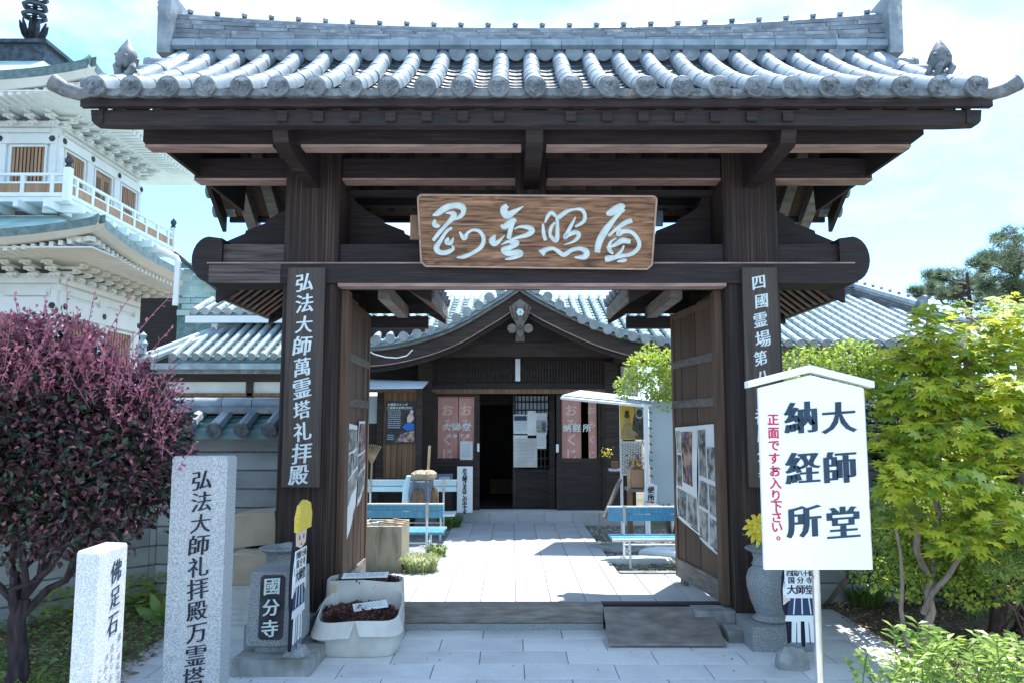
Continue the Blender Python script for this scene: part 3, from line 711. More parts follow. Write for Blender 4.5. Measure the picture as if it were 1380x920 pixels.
chars = [
 (ZA, [[(185, 285, 8), (240, 265, 32), (330, 205, 36), (430, 180, 34), (505, 200, 38), (515, 255, 28), (480, 300, 24), (420, 335, 8)],
       [(325, 262, 6), (400, 262, 26), (410, 300, 34), (330, 390, 22), (250, 480, 24), (190, 560, 20)],
       [(210, 330, 12), (205, 380, 32), (235, 400, 26), (270, 395, 6)],
       [(395, 418, 16), (335, 460, 20), (270, 560, 24), (225, 640, 34), (260, 690, 30), (340, 688, 28), (405, 650, 20), (395, 610, 10)],
       [(355, 520, 8), (345, 570, 38), (385, 580, 26), (410, 520, 6)],
       [(475, 460, 12), (525, 530, 30), (560, 475, 18), (620, 440, 16), (690, 455, 22), (735, 530, 24), (710, 620, 26), (620, 690, 22), (520, 735, 24), (445, 740, 8)]]),
 (ZA, [[(990, 175, 26), (950, 220, 40), (985, 280, 44), (1060, 245, 30), (1165, 182, 5)],
       [(920, 385, 12), (965, 400, 36), (1050, 330, 26), (1085, 345, 14)],
       [(1050, 345, 30), (1025, 430, 28), (1005, 530, 26)],
       [(1062, 425, 6), (1130, 400, 16), (1220, 410, 28), (1260, 445, 30), (1200, 490, 28), (1090, 520, 18), (1000, 560, 18), (925, 595, 6)],
       [(860, 490, 10), (830, 550, 42), (850, 590, 30), (900, 560, 22), (960, 495, 4)],
       [(1000, 560, 20), (1090, 575, 36), (1030, 620, 30), (950, 655, 34), (1000, 690, 34), (1120, 680, 32), (1130, 710, 24), (1030, 745, 20), (965, 755, 6)]]),
 (ZB, [[(115, 355, 10), (150, 280, 22), (190, 250, 22), (230, 285, 20)],
       [(95, 365, 12), (100, 460, 22), (120, 545, 20)],
       [(245, 280, 20), (250, 400, 22), (245, 530, 26), (215, 540, 24), (170, 480, 20), (185, 400, 20), (225, 350, 12)],
       [(260, 300, 28), (350, 235, 24), (430, 210, 14), (510, 215, 22), (545, 270, 22), (530, 340, 22), (440, 395, 14)],
       [(445, 290, 8), (400, 380, 20), (330, 510, 22), (370, 480, 26), (450, 455, 26), (480, 490, 26), (430, 550, 16), (320, 590, 5)],
       [(75, 690, 46), (120, 650, 28), (200, 630, 22), (260, 665, 24), (320, 700, 28), (400, 650, 24), (490, 630, 24), (560, 665, 36), (540, 720, 34), (430, 725, 8)]]),
 (ZB, [[(775, 255, 18), (830, 240, 40), (930, 185, 42), (965, 200, 30)],
       [(960, 195, 34), (880, 290, 24), (770, 430, 38), (700, 560, 38), (680, 670, 32)],
       [(1055, 325, 26), (980, 350, 28), (880, 420, 20), (800, 490, 16)],
       [(920, 400, 14), (905, 470, 28), (960, 440, 28), (1050, 450, 24), (1120, 530, 24), (1125, 610, 24), (1050, 680, 24), (920, 710, 22), (790, 740, 36), (760, 745, 20)],
       [(885, 508, 8), (820, 560, 16), (810, 640, 26), (850, 680, 14)],
       [(775, 615, 8), (860, 590, 22), (950, 540, 34), (1035, 550, 26)],
       [(965, 590, 10), (930, 660, 18), (860, 715, 14)],
       [(890, 765, 6), (950, 755, 22), (995, 745, 14)]])]
for mf, strokes in chars:
    mb = MB()
    for k, st in enumerate(strokes): brush(mb, st, mf, .010+.0012*k)
    mb.build('carved_character', 'gofun', plq)

# ---- vertical boards on the posts
def board(name, label, px0, px1, py0, py1, D, text, size, pitch, slimx=1.0):
    a, b = at(px0, py0, D), at(px1, py0, D); z1 = a.z-.004; z0 = at(px0, py1, D).z
    t = E(name, ((a.x+b.x)/2, D, z0), label, 'signboard')
    B('board', 'placard_wood', t, a.x, b.x, D, D+.03, z0, z1)
    cx = (a.x+b.x)/2
    vtext('painted_characters', text, 'white_ink', t, (cx-.005, D-.003, z1-.12), (1, 0, 0), (0, 0, 1), size, pitch, wv=.03, wh=.004, shear=.16, jit=.10, sx=.92)
    for yy in (z0+.02,): pass
board('vertical_signboard', 'tall dark board with ten white brush characters on the left gate post', 388, 438, 360, 656, 5.925, '弘法大師萬霊塔礼拝殿', .155, .1655)
board('vertical_signboard', 'tall dark board partly behind the white sign on the right gate post', 1000, 1047, 360, 656, 5.925, '四國霊場第八十番國分寺', .125, .148)

# ---- poster sheets on the leaves
def sheet(O, d, nrm, s0, s1, ztop0, ztop1, zb0, zb1, cells, label, name='photo_poster', mats=('photo_print',), off=.04):
    base = O+d*(s0+s1)/2+nrm*off; base.z = min(zb0, zb1)
    t = E(name, base, label, 'poster')
    mb = MB(); nx, nz_ = 8, 8; vs = []
    def P_(u, v, h=0):
        zt = ztop0+(ztop1-ztop0)*u; zb = zb0+(zb1-zb0)*u
        q = O+d*(s0+(s1-s0)*u)+nrm*(off+h+.006*math.sin(v*7+u*5)+.012*v*v*u*0); q.z = zb+(zt-zb)*v; return q
    for j in range(nz_+1):
        for i in range(nx+1): vs.append(P_(i/nx, j/nz_))
    mb.add(vs, [(j*(nx+1)+i, j*(nx+1)+i+1, (j+1)*(nx+1)+i+1, (j+1)*(nx+1)+i) for j in range(nz_) for i in range(nx)])
    mb.build('sheet', 'paper', t, smooth=True)
    for k, (u0, v0, u1, v1, m_) in enumerate(cells):
        mb = MB(); vs = []
        for j in range(7):
            for i in range(4): vs.append(P_(u0+(u1-u0)*i/3, v0+(v1-v0)*j/6, .002))
        mb.add(vs, [(j*4+i, j*4+i+1, (j+1)*4+i+1, (j+1)*4+i) for j in range(6) for i in range(3)])
        mb.build('printed_photo', m_, t)
    # lines of tiny type
    mb = MB()
    for (u0, v0, u1, v1) in ((.03, .02, .97, .035),): mb.quad(P_(u0, v0, .002), P_(u1, v0, .002), P_(u1, v1, .002), P_(u0, v1, .002))
    mb.build('printed_line', 'ink', t)
pp, pw = 'photo_print', 'photo_warm'
O_, d_, n_, W_ = OL
sheet(O_, d_, n_, .17, .60, 1.60, 1.58, .62, .86, [(.06, .74, .5, .95, pp), (.08, .5, .46, .72, pp), (.5, .52, .95, .7, pp), (.06, .28, .46, .48, pp), (.5, .28, .95, .48, pp), (.55, .74, .95, .95, pp)], 'long white photo sheet curling on the left gate leaf, nearer the post')
sheet(O_, d_, n_, .64, .98, 1.62, 1.62, .86, .98, [(.06, .6, .95, .97, pw), (.06, .36, .5, .57, pp), (.5, .36, .95, .57, pw), (.06, .08, .94, .33, pp)], 'darker reddish photo sheet on the left gate leaf, nearer its free edge')
O_, d_, n_, W_ = ORt
Wd = W_
sheet(O_, -d_, n_, -(Wd-.10), -.62, 1.56, 1.58, .72, .62, [(.04, .72, .26, .96, pp), (.30, .42, .80, .95, pw), (.04, .36, .26, .70, pp), (.06, .04, .46, .33, pp), (.5, .04, .95, .33, pp)], 'wrinkled sheet of photos on the right gate leaf, its far half')
sheet(O_, -d_, n_, -.60, -.10, 1.58, 1.60, .60, .50, [(.05, .56, .42, .96, pp), (.48, .56, .97, .82, pp), (.05, .30, .42, .52, pp), (.48, .28, .97, .52, pp), (.05, .03, .42, .27, pp), (.48, .03, .97, .25, pp)], 'wrinkled sheet of photos on the right gate leaf, its near half')
# ---- ramp board
rp0, rp1, rp2, rp3 = at(813, 820, 6.15), at(957, 820, 6.15), gr(979, 870, .012), gr(820, 870, .012)
MB().prismf([rp3, rp2, rp1, rp0], (0, .012, .016)).build('ramp_board', 'grey_wood', label='weathered grey board leaning against the gate threshold as a ramp', cat='ramp')
# ================================================================ tiled roofs of the buildings
def roll_row(name, parent, a, b, r, m='far_tile', seg=.27, face='far_face', disc=True):
    """one row of round tiles from the eave point a up to b"""
    a = Vector(a); b = Vector(b); L_ = (b-a).length; n = max(1, int(L_/seg)); pts = []; rad = []
    for i in range(n):
        p = a.lerp(b, i/n); q = a.lerp(b, (i+.97)/n); pts += [p, q]; rad += [r*1.08, r*.94]
    mb = MB().tube(pts, rad, 8); o = mb.build(name, m, parent, smooth=True)
    if disc:
        d = (a-b).normalized(); MB().tube([a-d*.001, a+d*.03], [r*1.2, r*1.2], 12).build('tile_disc', face, o)
    return o
def pan_sheet(name, parent, e0, e1, t1, t0, n=14, m='far_pan', th=.06):
    """stepped courses between eave line e0-e1 and top line t0-t1"""
    mb = MB(); e0, e1, t0, t1 = map(Vector, (e0, e1, t0, t1)); up = Vector((0, 0, .018))
    for k in range(n):
        a, b = e0.lerp(t0, k/n), e1.lerp(t1, k/n); c, d = e1.lerp(t1, (k+1)/n), e0.lerp(t0, (k+1)/n)
        mb.quad(a+up, b+up, c, d); mb.quad(a-up, b-up, b+up, a+up)
    mb.prismf([e0-Vector((0, 0, th)), e1-Vector((0, 0, th)), t1-Vector((0, 0, th)), t0-Vector((0, 0, th))], (0, 0, th-.02))
    return mb.build(name, m, parent)

# ---------------------------------------------------------------- boundary walls
def wall_cap(t, a, b, zc, sp=.245, toward=(0, -1, 0)):
    a = Vector(a); b = Vector(b); d = (b-a); L_ = d.length; d.normalize(); f = Vector(toward)
    n = int(L_/sp)
    def z(v, dz): return Vector((v.x, v.y, dz))
    pan_sheet('cap_pan', t, z(a+f*.30, zc-.05), z(b+f*.30, zc-.05), z(b, zc+.09), z(a, zc+.09), 3)
    pan_sheet('cap_pan', t, z(a-f*.30, zc-.02), z(b-f*.30, zc-.02), z(b, zc+.12), z(a, zc+.12), 3)
    for i in range(n):
        p = a+d*(sp*(i+.5)); roll_row('cap_tile', t, z(p+f*.33, zc-.02), z(p+f*.02, zc+.12), .058, 'roof_tile', face='tile_face')
    mb = MB(); mb.beam(z(a, zc+.155), z(b, zc+.155), .16, .05); mb.build('cap_ridge_base', 'roof_tile_dark', t)
    x = 0
    while x < L_:
        e = min(x+.28, L_); MB().tube([z(a+d*(x+.004), zc+.21), z(a+d*(e-.004), zc+.21)], [.062, .058], 10).build('cap_ridge_tile', 'roof_tile', t, smooth=True); x = e
def boundary(name, label, a, b, toward, ztop=1.51):
    a = Vector(a); b = Vector(b); f = Vector(toward).normalized(); d = (b-a).normalized(); L_ = (b-a).length
    t = E(name, (a+b)/2, label, 'wall')
    h = ztop/9.; k = 0
    for r in range(9):
        x = 0
        while x < L_-.01:
            e = min(x+1.8, L_)
            p = [a+d*(x+.003)+f*.05, a+d*(e-.003)+f*.05, a+d*(e-.003)-f*.05, a+d*(x+.003)-f*.05]
            mb = MB(); mb.hexa([q+Vector((0, 0, r*h+.005)) for q in p]+[q+Vector((0, 0, (r+1)*h-.012)) for q in p]); mb.build('wall_panel', 'fence_panel', t); x = e
    p = [a+f*.035, b+f*.035, b-f*.035, a-f*.035]
    MB().hexa([q for q in p]+[q+Vector((0, 0, ztop-.01)) for q in p]).build('wall_core', 'joint', t)
    wall_cap(t, a, b, ztop+.06, toward=f)
    return t
WY = 7.15
boundary('boundary_wall', 'grey board wall with a tiled cap between the red shrub and the gate', (-3.25, WY, 0), (-1.83, WY, 0), (0, -1, 0))
boundary('boundary_wall', 'grey board wall angling towards the camera behind the red shrub', (-5.6, 4.3, 0), (-3.27, WY-.03, 0), (.78, -.62, 0))
boundary('boundary_wall', 'grey board wall with a tiled cap behind the maples right of the gate', (2.14, WY, 0), (8.6, WY, 0), (0, -1, 0))

# ---------------------------------------------------------------- hall beyond the gate
HY = 12.2
hall = E('worship_hall', (.15, HY, PZ), 'dark timber hall with a curved gabled porch seen through the gate', 'temple hall')
def hx(px, py, D=HY): return at(px, py, D)
zf = hx(690, 690).z
HXL, HXR = hx(497, 600).x, hx(905, 600).x
# step
hs = B('hall_step', 'paving', hall, -2.4, 2.1, 11.93, 12.35, 0, .245)
for i in range(8): B('step_slab', 'inner_paving', hall, -1.6+i*.42+.003, -1.6+(i+1)*.42-.003, 11.90, 11.928, .0, .24)
def hbox(n, m, px0, px1, py0, py1, D=HY, th=.06, parent=None, **k):
    a, b = rect(px0, px1, py0, py1, D); return B(n, m, parent or hall, a.x, b.x, D, D+th, a.z, b.z, **k)
# interior box
x0, x1 = hx(560, 600).x, hx(835, 600).x
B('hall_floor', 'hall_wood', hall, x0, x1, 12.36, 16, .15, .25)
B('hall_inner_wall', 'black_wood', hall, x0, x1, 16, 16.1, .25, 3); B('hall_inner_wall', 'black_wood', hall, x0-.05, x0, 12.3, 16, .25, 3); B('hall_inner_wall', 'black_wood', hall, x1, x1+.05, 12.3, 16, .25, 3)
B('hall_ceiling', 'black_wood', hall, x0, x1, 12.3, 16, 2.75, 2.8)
hbox('altar_table', 'brown_wood', 660, 735, 645, 668, 15, .5)
# frames
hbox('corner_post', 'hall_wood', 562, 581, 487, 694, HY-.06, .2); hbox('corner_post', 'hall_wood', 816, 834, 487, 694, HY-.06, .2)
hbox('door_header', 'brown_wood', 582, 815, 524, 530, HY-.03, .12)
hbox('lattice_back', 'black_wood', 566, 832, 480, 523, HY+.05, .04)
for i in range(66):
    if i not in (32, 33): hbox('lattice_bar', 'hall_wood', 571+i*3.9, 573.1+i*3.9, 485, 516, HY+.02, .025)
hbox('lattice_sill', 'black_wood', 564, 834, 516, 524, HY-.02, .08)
hbox('lattice_plate', 'white_paint', 694.5, 701, 483, 513, HY-.03, .02)
hbox('tie_beam', 'hall_wood', 572, 830, 461, 480, HY-.35, .3); hbox('tie_beam_edge', 'worn_bounce_edge', 574, 800, 459.5, 461, HY-.36, .3)
hbox('bracket_arm', 'hall_wood', 545, 577, 470, 487, HY-.3, .25); hbox('bracket_arm', 'hall_wood', 828, 858, 470, 487, HY-.3, .25)
# sliding doors
def sdoor(px0, px1, D, banner, side):
    d = hbox('sliding_door', 'hall_wood', px0, px1, 620, 691, D, .035)
    hbox('door_stile', 'hall_wood', px0, px0+6, 531, 620, D, .035, d); hbox('door_stile', 'hall_wood', px1-7, px1, 531, 620, D, .035, d)
    hbox('top_rail', 'hall_wood', px0+6, px1-7, 530, 534, D, .035, d); hbox('door_rail', 'hall_wood', px0+5, px1-5, 617, 624, D-.008, .01, d)
    hbox('lower_panel', 'black_wood', px0+7, px1-7, 627, 688, D-.006, .01, d)
    return d
d1 = sdoor(583, 646, HY, 1, 0); d2 = sdoor(750, 813, HY, 1, 1)
hbox('door_pull', 'white_paint', 643, 646, 597, 608, HY-.012, .012, d1); hbox('door_pull', 'white_paint', 749.5, 753, 598, 609, HY-.012, .012, d2)
hbox('door_stile', 'hall_wood', 640, 646.5, 530, 691, HY+.04, .03); hbox('jamb', 'hall_wood', 580, 584, 528, 692, HY-.05, .05); hbox('jamb', 'hall_wood', 812, 817, 528, 692, HY-.05, .05)
# banners behind the glass
for (a, b, tx) in ((590, 617, 1), (618, 639, 1), (757, 783, 1), (793, 804, 1)):
    t_ = at((a+b)/2, 617, HY+.05)
    lab = {590: 'salmon fortune banner filling the left half of the left hall door', 618: 'salmon fortune banner beside the dark doorway, in the left hall door', 757: 'wide salmon fortune banner in the right hall door', 793: 'narrow salmon fortune strip at the right edge of the right hall door'}[a]
    bn = E('banner', t_, lab, 'banner', None)
    hbox('cloth', 'pink_cloth', a, b, 534, 617, HY+.045, .006, bn)
    if b-a > 8:
        c_ = at((a+b)/2 if b-a > 15 else (a+b)/2-1, 552, HY+.042)
        vtext('banner_characters', 'おみくじ' if a != 999 else '', 'banner_ink', bn, c_, (1, 0, 0), (0, 0, 1), .20 if b-a > 15 else .13, .235, wv=.03, wh=.02, jit=.02)
gl = hbox('door_glass_lettering', 'white_ink', 590, 591, 616.5, 617, HY+.02, .004)
htext('glass_lettering', '大師堂', 'white_ink', hall, at(602, 574.5, HY-.002), (1, 0, 0), (0, 0, 1), .135, .158, wv=.025, wh=.01)
htext('glass_lettering', 'の中です', 'white_ink', hall, at(605, 587, HY-.002), (1, 0, 0), (0, 0, 1), .075, .10, wv=.02, wh=.01)
htext('glass_lettering', '納経所', 'white_ink', hall, at(764, 576, HY-.002), (1, 0, 0), (0, 0, 1), .135, .158, wv=.025, wh=.01)
nb = hbox('notice_frame', 'paper', 620, 637, 594, 619, HY-.02, .012, hall)
def scribble(mb, f, u0, v0, u1, v1, n, rr=random.Random(2), vert=False):
    """rows of short dark dashes standing for print too small to read; f(u,v) -> point"""
    for k in range(n):
        if vert:
            u = u0+(u1-u0)*(k+.5)/n; v = v0
            while v < v1:
                l = rr.uniform(.03, .09)*(v1-v0); e = min(v+l, v1); du = (u1-u0)/n*.22
                mb.quad(f(u-du, v), f(u+du, v), f(u+du, e), f(u-du, e)); v = e+.03*(v1-v0)
        else:
            v = v0+(v1-v0)*(k+.5)/n; u = u0
            while u < u1:
                l = rr.uniform(.05, .2)*(u1-u0); e = min(u+l, u1); dv = (v1-v0)/n*.22
                mb.quad(f(u, v-dv), f(e, v-dv), f(e, v+dv), f(u, v+dv)); u = e+.04*(u1-u0)
def pf(px0, px1, py0, py1, D):
    a, b = rect(px0, px1, py0, py1, D)
    return lambda u, v: Vector((a.x+(b.x-a.x)*u, D, a.z+(b.z-a.z)*v))
mb = MB(); scribble(mb, pf(620, 637, 594, 619, HY-.022), .15, .12, .85, .88, 7); mb.build('notice_print', 'sheet_grey', hall)
# inner lattice door in the doorway with notices
ld = hbox('lattice_door', 'hall_wood', 691, 695, 531, 690, 12.5, .03)
hbox('lattice_door_stile', 'hall_wood', 739, 748, 531, 690, 12.5, .03, ld); hbox('lattice_door_panel', 'black_wood', 695, 739, 632, 690, 12.51, .02, ld)
for k in range(9): hbox('lattice_rod', 'black_wood', 697+k*5.2, 698.6+k*5.2, 533, 632, 12.5, .02, ld)
for py in (540, 551, 562, 573, 592, 604, 616, 627): hbox('lattice_rail', 'black_wood', 695, 741, py, py+2, 12.505, .02, ld)
hbox('door_paper', 'sheet_grey', 695, 740, 533, 580, 12.54, .01, ld)
for k, (a, b, c_, d_, m_) in enumerate(((692, 712, 558, 584, 'paper'), (711, 722, 553, 586, 'paper'), (722, 737, 556, 585, 'paper'), (692, 711, 586, 611, 'paper'), (723, 736, 585, 604, 'paper'), (692, 724, 590, 629, 'cardboard_pale'), (723, 736, 566, 582, 'photo_print'), (693, 710, 560, 566, 'blue_print'))):
    n_ = hbox('pasted_notice', m_, a, b, c_, d_, 12.49-.002*k, .002, ld)
    if m_ in ('paper', 'cardboard_pale') and b-a > 12:
        mb = MB(); scribble(mb, pf(a, b, c_, d_, 12.488-.002*k), .12, .15, .88, .88, 6); mb.build('notice_print', 'sheet_grey', ld)
hbox('far_door', 'hall_wood', 646, 690, 531, 545, 13.4, .03)
# porch roof: curved gable
GYF = 11.35
edge = [(489, 474), (520, 471.5), (550, 466), (580, 458), (605, 449), (630, 437), (655, 422), (678, 408), (700, 393)]
edgeR = [(700, 393), (722, 407), (745, 419), (770, 431), (800, 444), (830, 454), (860, 462), (890, 467), (925, 471)]
def curve_pts(e, dy=0): return [at(x, y+dy, GYF) for x, y in e]
def bandy(pts, h0, h1, y0, y1, name, m, parent):
    mb = MB()
    for a, b in zip(pts[:-1], pts[1:]):
        mb.hexa([(a.x, y0, a.z+h0), (b.x, y0, b.z+h0), (b.x, y1, b.z+h0), (a.x, y1, a.z+h0), (a.x, y0, a.z+h1), (b.x, y0, b.z+h1), (b.x, y1, b.z+h1), (a.x, y1, a.z+h1)])
    return mb.build(name, m, parent, smooth=False)
for e in (edge, edgeR):
    sm = [Vector(p) for p in cat([tuple(p) for p in curve_pts(e)], 4)]
    bandy(sm, -.22, 0, GYF, GYF+.07, 'barge_board', 'hall_wood', hall)
    bandy(sm, -.30, -.225, GYF+.05, GYF+.10, 'barge_board', 'black_wood', hall)
    bandy(sm, -.225, -.212, GYF-.01, GYF+.04, 'barge_board_edge', 'worn_bounce_edge', hall)
    bandy(sm, .0, .03, GYF-.05, GYF+.10, 'gable_eave_board', 'grey_wood', hall)
    bandy(sm, .03, .07, GYF-.03, 13.6, 'porch_roof_sheet', 'far_pan', hall)
    bandy(sm, -.05, -.01, GYF+.11, 13.6, 'porch_soffit', 'black_wood', hall)
discs = [(659.5, 394), (645, 405), (629.5, 413.6), (615, 422), (597, 431), (579.6, 438.5), (562, 443), (544, 446.5), (526, 449.5), (507, 451.5),
         (738, 393), (754, 404.5), (769, 414), (784.6, 423.5), (801, 431), (819, 437.5), (835, 442.5), (852.6, 446.6), (870, 449.5), (890, 452.2), (908, 454.5), (674, 384), (722, 383), (707, 374), (690, 374)]
for x, y in discs:
    p = at(x, y+7, GYF-.08); q = p+Vector((0, 1.0, .0)); roll_row('verge_tile', hall, p, q, .062, 'far_tile')
# flat stacked tiles between discs
for k in range(2):
    for e in (edge, edgeR):
        sm = [at(x, y-7-4*k, GYF) for x, y in e]; bandy(sm, -.018, .018, GYF-.06+.02*k, GYF+.9, 'verge_flat_tile', 'far_tile', hall)
# infill of the gable
mb = MB(); mb.prism([(p.x, p.z) for p in (at(575, 461, 11.8), at(830, 461, 11.8), at(700, 392, 11.8))], 11.8, 11.85); mb.build('gable_infill', 'black_wood', hall)
for a, b in (((600, 455), (694, 405)), ((706, 405), (800, 455))):
    MB().beam(at(*a, 11.75), at(*b, 11.75), .06, .10).build('gable_strut', 'hall_wood', hall)
# carved pendant
pg = MB(); gx = at(701, 420, GYF-.05)
Y0 = GYF-.06
def blob(mb, px, py, r, y=Y0, n=12, s=1): 
    c = at(px, py, y); mb.lathe([(r, .0), (r*1.02, -.02), (r*.8, -.045), (0, -.05)], c, n, 'y', sy=s)
pgm = MB(); pgm.prism([(p.x, p.z) for p in [at(x, y, Y0) for x, y in ((686, 414), (701, 403), (716, 414), (711, 428), (706, 437), (706, 450), (701, 454), (696, 450), (696, 437), (690, 428))]][::-1], Y0, Y0+.05)
blob(pgm, 690, 443, .07); blob(pgm, 712, 443, .07)
pgo = pgm.build('gable_pendant', 'grey_wood', hall)
mb = MB()
for k in range(6):
    a = k*math.pi/3; c_ = at(701, 421, Y0-.01); mb.lathe([(.028, 0), (.02, -.02), (0, -.025)], c_+Vector((.034*math.cos(a), 0, .034*math.sin(a))), 8, 'y')
mb.build('flower_boss', 'white_ink', pgo)
mb = MB(); blob(mb, 701, 441, .035, Y0-.02); 
for x in (689, 695, 707, 713): mb.beam(at(x, 412, Y0-.01), at(x+(701-x)*.35, 432, Y0-.01), .012, .02)
mb.build('pendant_carving', 'door_wood', pgo)
hbox('gable_short_post', 'grey_wood', 695, 707, 452, 460, GYF+.4, .05)
# side panels of the hall below its eaves
hbox('hall_side_wall', 'black_wood', 470, 575, 440, 515, 12.45, .05); hbox('hall_side_wall', 'black_wood', 828, 856, 475, 700, 12.40, .05)
hbox('white_wall_panel', 'plaster', 833, 860, 493, 540, 12.36, .03)
# main roof
def sloped_rows(t, D, pxs, py, rise, run, r, m='far_tile', ridge_fn=None, seg=.27, ydisc=0):
    for px in pxs:
        a = at(px, py, D); top = 1.0
        if ridge_fn: top = ridge_fn(a.x)
        if top > .04: roll_row('tile_row', t, a, a+Vector((0, run*top, rise*top)), r, m, seg)
mr = E('hall_roof', (3, 13, 2.9), 'wide grey tiled hall roof right of the gate with dark descending ridges', 'roof')
ez = at(1100, 462, 12.0).z; RUN, RISE = 3.3, 1.30
XH0 = at(1150, 387, 15.3).x; XH1 = at(1352, 455, 12.0).x
def rfn(x): return 1.0 if x < XH0 else max(0, 1-(x-XH0)/(XH1-XH0))
xs = []
x = at(470, 455, 12).x
while x < XH1-.1: xs.append(x); x += .198

for x in xs:
    tp = rfn(x); a = Vector((x, 11.98, ez))
    if tp > .03: roll_row('tile_row', mr, a, a+Vector((0, RUN*tp, RISE*tp)), .058)
xa = xs[0]-.1
mb = MB()
for k in range(16):
    t0, t1 = k/16, (k+1)/16
    def xe(t): return XH0+(XH1-XH0)*(1-t)
    z0 = ez-.03+RISE*t0; z1 = ez-.045+RISE*t1
    mb.quad((xa, 12+RUN*t0, z0), (xe(t0), 12+RUN*t0, z0), (xe(t1), 12+RUN*t1, z1), (xa, 12+RUN*t1, z1))
    mb.quad((xa, 12+RUN*t0, z0-.03), (xe(t0), 12+RUN*t0, z0-.03), (xe(t0), 12+RUN*t0, z0), (xa, 12+RUN*t0, z0))
mb.quad((xa, 12, ez-.12), (XH1, 12, ez-.12), (XH0, 12+RUN, ez-.12), (xa, 12+RUN, ez-.12))
mb.build('roof_pan_tiles', 'far_pan', mr)
B('roof_eave_board', 'door_wood', mr, xa, XH1, 11.96, 12.02, ez-.15, ez-.07)
# hip side
mb = MB(); mb.quad((XH1, 12, ez-.03), (XH1, 18, ez-.03), (XH0, 15.3, ez+RISE-.04)); mb.build('roof_side_slope', 'far_tile', mr)
# hip ridges: stacked courses, two sections
def ridge_stack(t, a, b, w_, h, n, name='hip_ridge'):
    a = Vector(a); b = Vector(b); L_ = (b-a).length; d = (b-a).normalized()
    for k in range(n):
        zz = Vector((0, 0, h*k)); MB().beam(a+zz, b+zz, w_-.01*k, h*.8).build(name, 'ridge_dark', t)
    MB().tube([a+Vector((0, 0, h*n+.01)), b+Vector((0, 0, h*n+.01))], w_*.33, 8).build('hip_cap', 'far_tile', t)
    m = int(L_/.24)
    for i in range(m):
        p = a+d*(i+.5)*.24+Vector((0, 0, h*n+w_*.33)); MB().box(p.x-.02, p.x+.02, p.y-.03, p.y+.03, p.z, p.z+.05).build('ridge_knob', 'roof_tile_dark', t)
hp = lambda t, dz=0: Vector((XH0+(XH1-XH0)*t, 15.3-3.3*t, ez+RISE*(1-t)+dz))
ridge_stack(mr, hp(0, .02), hp(.50, .03), .26, .045, 4); ridge_stack(mr, hp(.50, -.02), hp(.93, .08), .22, .042, 3)
ridge_stack(mr, hp(0, .02)+Vector((-4.5, 0, 0)), hp(0, .02), .3, .05, 4, 'main_ridge')
for t_ in (.50, .93):
    p = hp(t_, .12); mb = MB(); mb.box(p.x-.03, p.x+.06, p.y-.16, p.y+.1, p.z-.1, p.z+.22); mb.lathe([(.10, 0), (.10, .05), (0, .07)], p+Vector((.05, -.05, .16)), 10, 'x'); mb.build('hip_end_tile', 'roof_tile_dark', mr)
for k in range(3):
    p = hp(.80+.06*k, .03); MB().tube([p, p+Vector((.18, -.32, -.08))], [.06, .07], 10).build('corner_tile', 'roof_tile_dark', mr, smooth=True)
# wall under that roof
rw = E('white_building', (5, 12.9, 0), 'pale plaster building side under the tiled roof right of the gate', 'building')
B('wall', 'plaster', rw, 2.5, XH1-.7, 12.9, 13.0, 0, ez+.2)
# left roofs (two tiers)
lb = E('side_hall', (-4.2, 11.5, 0), 'low side hall with two tiers of pale tiled roofs left of the gate', 'building')
u0 = at(262, 419, 11.2); 
for i in range(24):
    p = u0+Vector((i*.168, 0, 0))
    if p.x < -2.75: 
        hip = min(1, (i+1)/2.2); roll_row('tile_row', lb, p, p+Vector((.0, 1.5*hip, .62*hip)), .05)
pan_sheet('roof_pan', lb, u0+Vector((-.08, .02, -.03)), u0+Vector((2.0, .02, -.03)), u0+Vector((2.0, 1.5, .58)), u0+Vector((.25, 1.5, .58)), 9)
B('gutter', 'white_paint', lb, u0.x-.08, -2.7, 11.08, 11.16, u0.z-.19, u0.z-.09)
B('downpipe', 'white_paint', lb, u0.x+.26, u0.x+.34, 11.2, 11.28, u0.z-.75, u0.z-.19)
B('gable_wall', 'black_wood', lb, u0.x+.1, -2.7, 11.6, 11.65, 2.0, u0.z-.05)
u1 = at(234, 479, 10.3)
for i in range(26):
    p = u1+Vector((i*.152, 0, 0))
    if p.x < -2.65: hip = min(1, (i+1)/2.); roll_row('tile_row', lb, p, p+Vector((.0, 1.25*hip, .60*hip)), .045)
pan_sheet('roof_pan', lb, u1+Vector((-.08, .02, -.03)), u1+Vector((1.95, .02, -.03)), u1+Vector((1.95, 1.25, .56)), u1+Vector((.25, 1.25, .56)), 8)
for k, (x, y) in enumerate(((-.30, .0), (-.45, -.05))):
    p = u1+Vector((x, y, -.05)); MB().tube([p, p+Vector((.75, 1.2, .62))], .055, 8).build('hip_tile_row', 'far_tile', lb, smooth=True)
p = u1+Vector((-.42, -.05, .02)); mb = MB(); mb.box(p.x-.05, p.x+.05, p.y-.05, p.y+.05, p.z, p.z+.12); mb.lathe([(.05, 0), (.07, .04), (.03, .1), (.05, .15), (0, .2)], p+Vector((.02, 0, .10)), 8); mb.build('corner_ornament', 'far_tile', lb)
def lbox(n, m, px0, px1, py0, py1, D, th=.05):
    a, b = rect(px0, px1, py0, py1, D); B(n, m, lb, a.x, b.x, D, D+th, a.z, b.z)
lbox('eave_gutter', 'roof_tile', 203, 435, 489, 497, 10.2, .10); lbox('eave_fascia', 'roof_tile_dark', 207, 435, 497, 503, 10.26, .06)
lbox('wall_beam', 'hall_wood', 215, 435, 503, 514, 10.5); lbox('wall_plaster', 'plaster', 214, 331, 513, 529, 10.52); lbox('wall_plaster', 'plaster', 339, 435, 513, 529, 10.52)
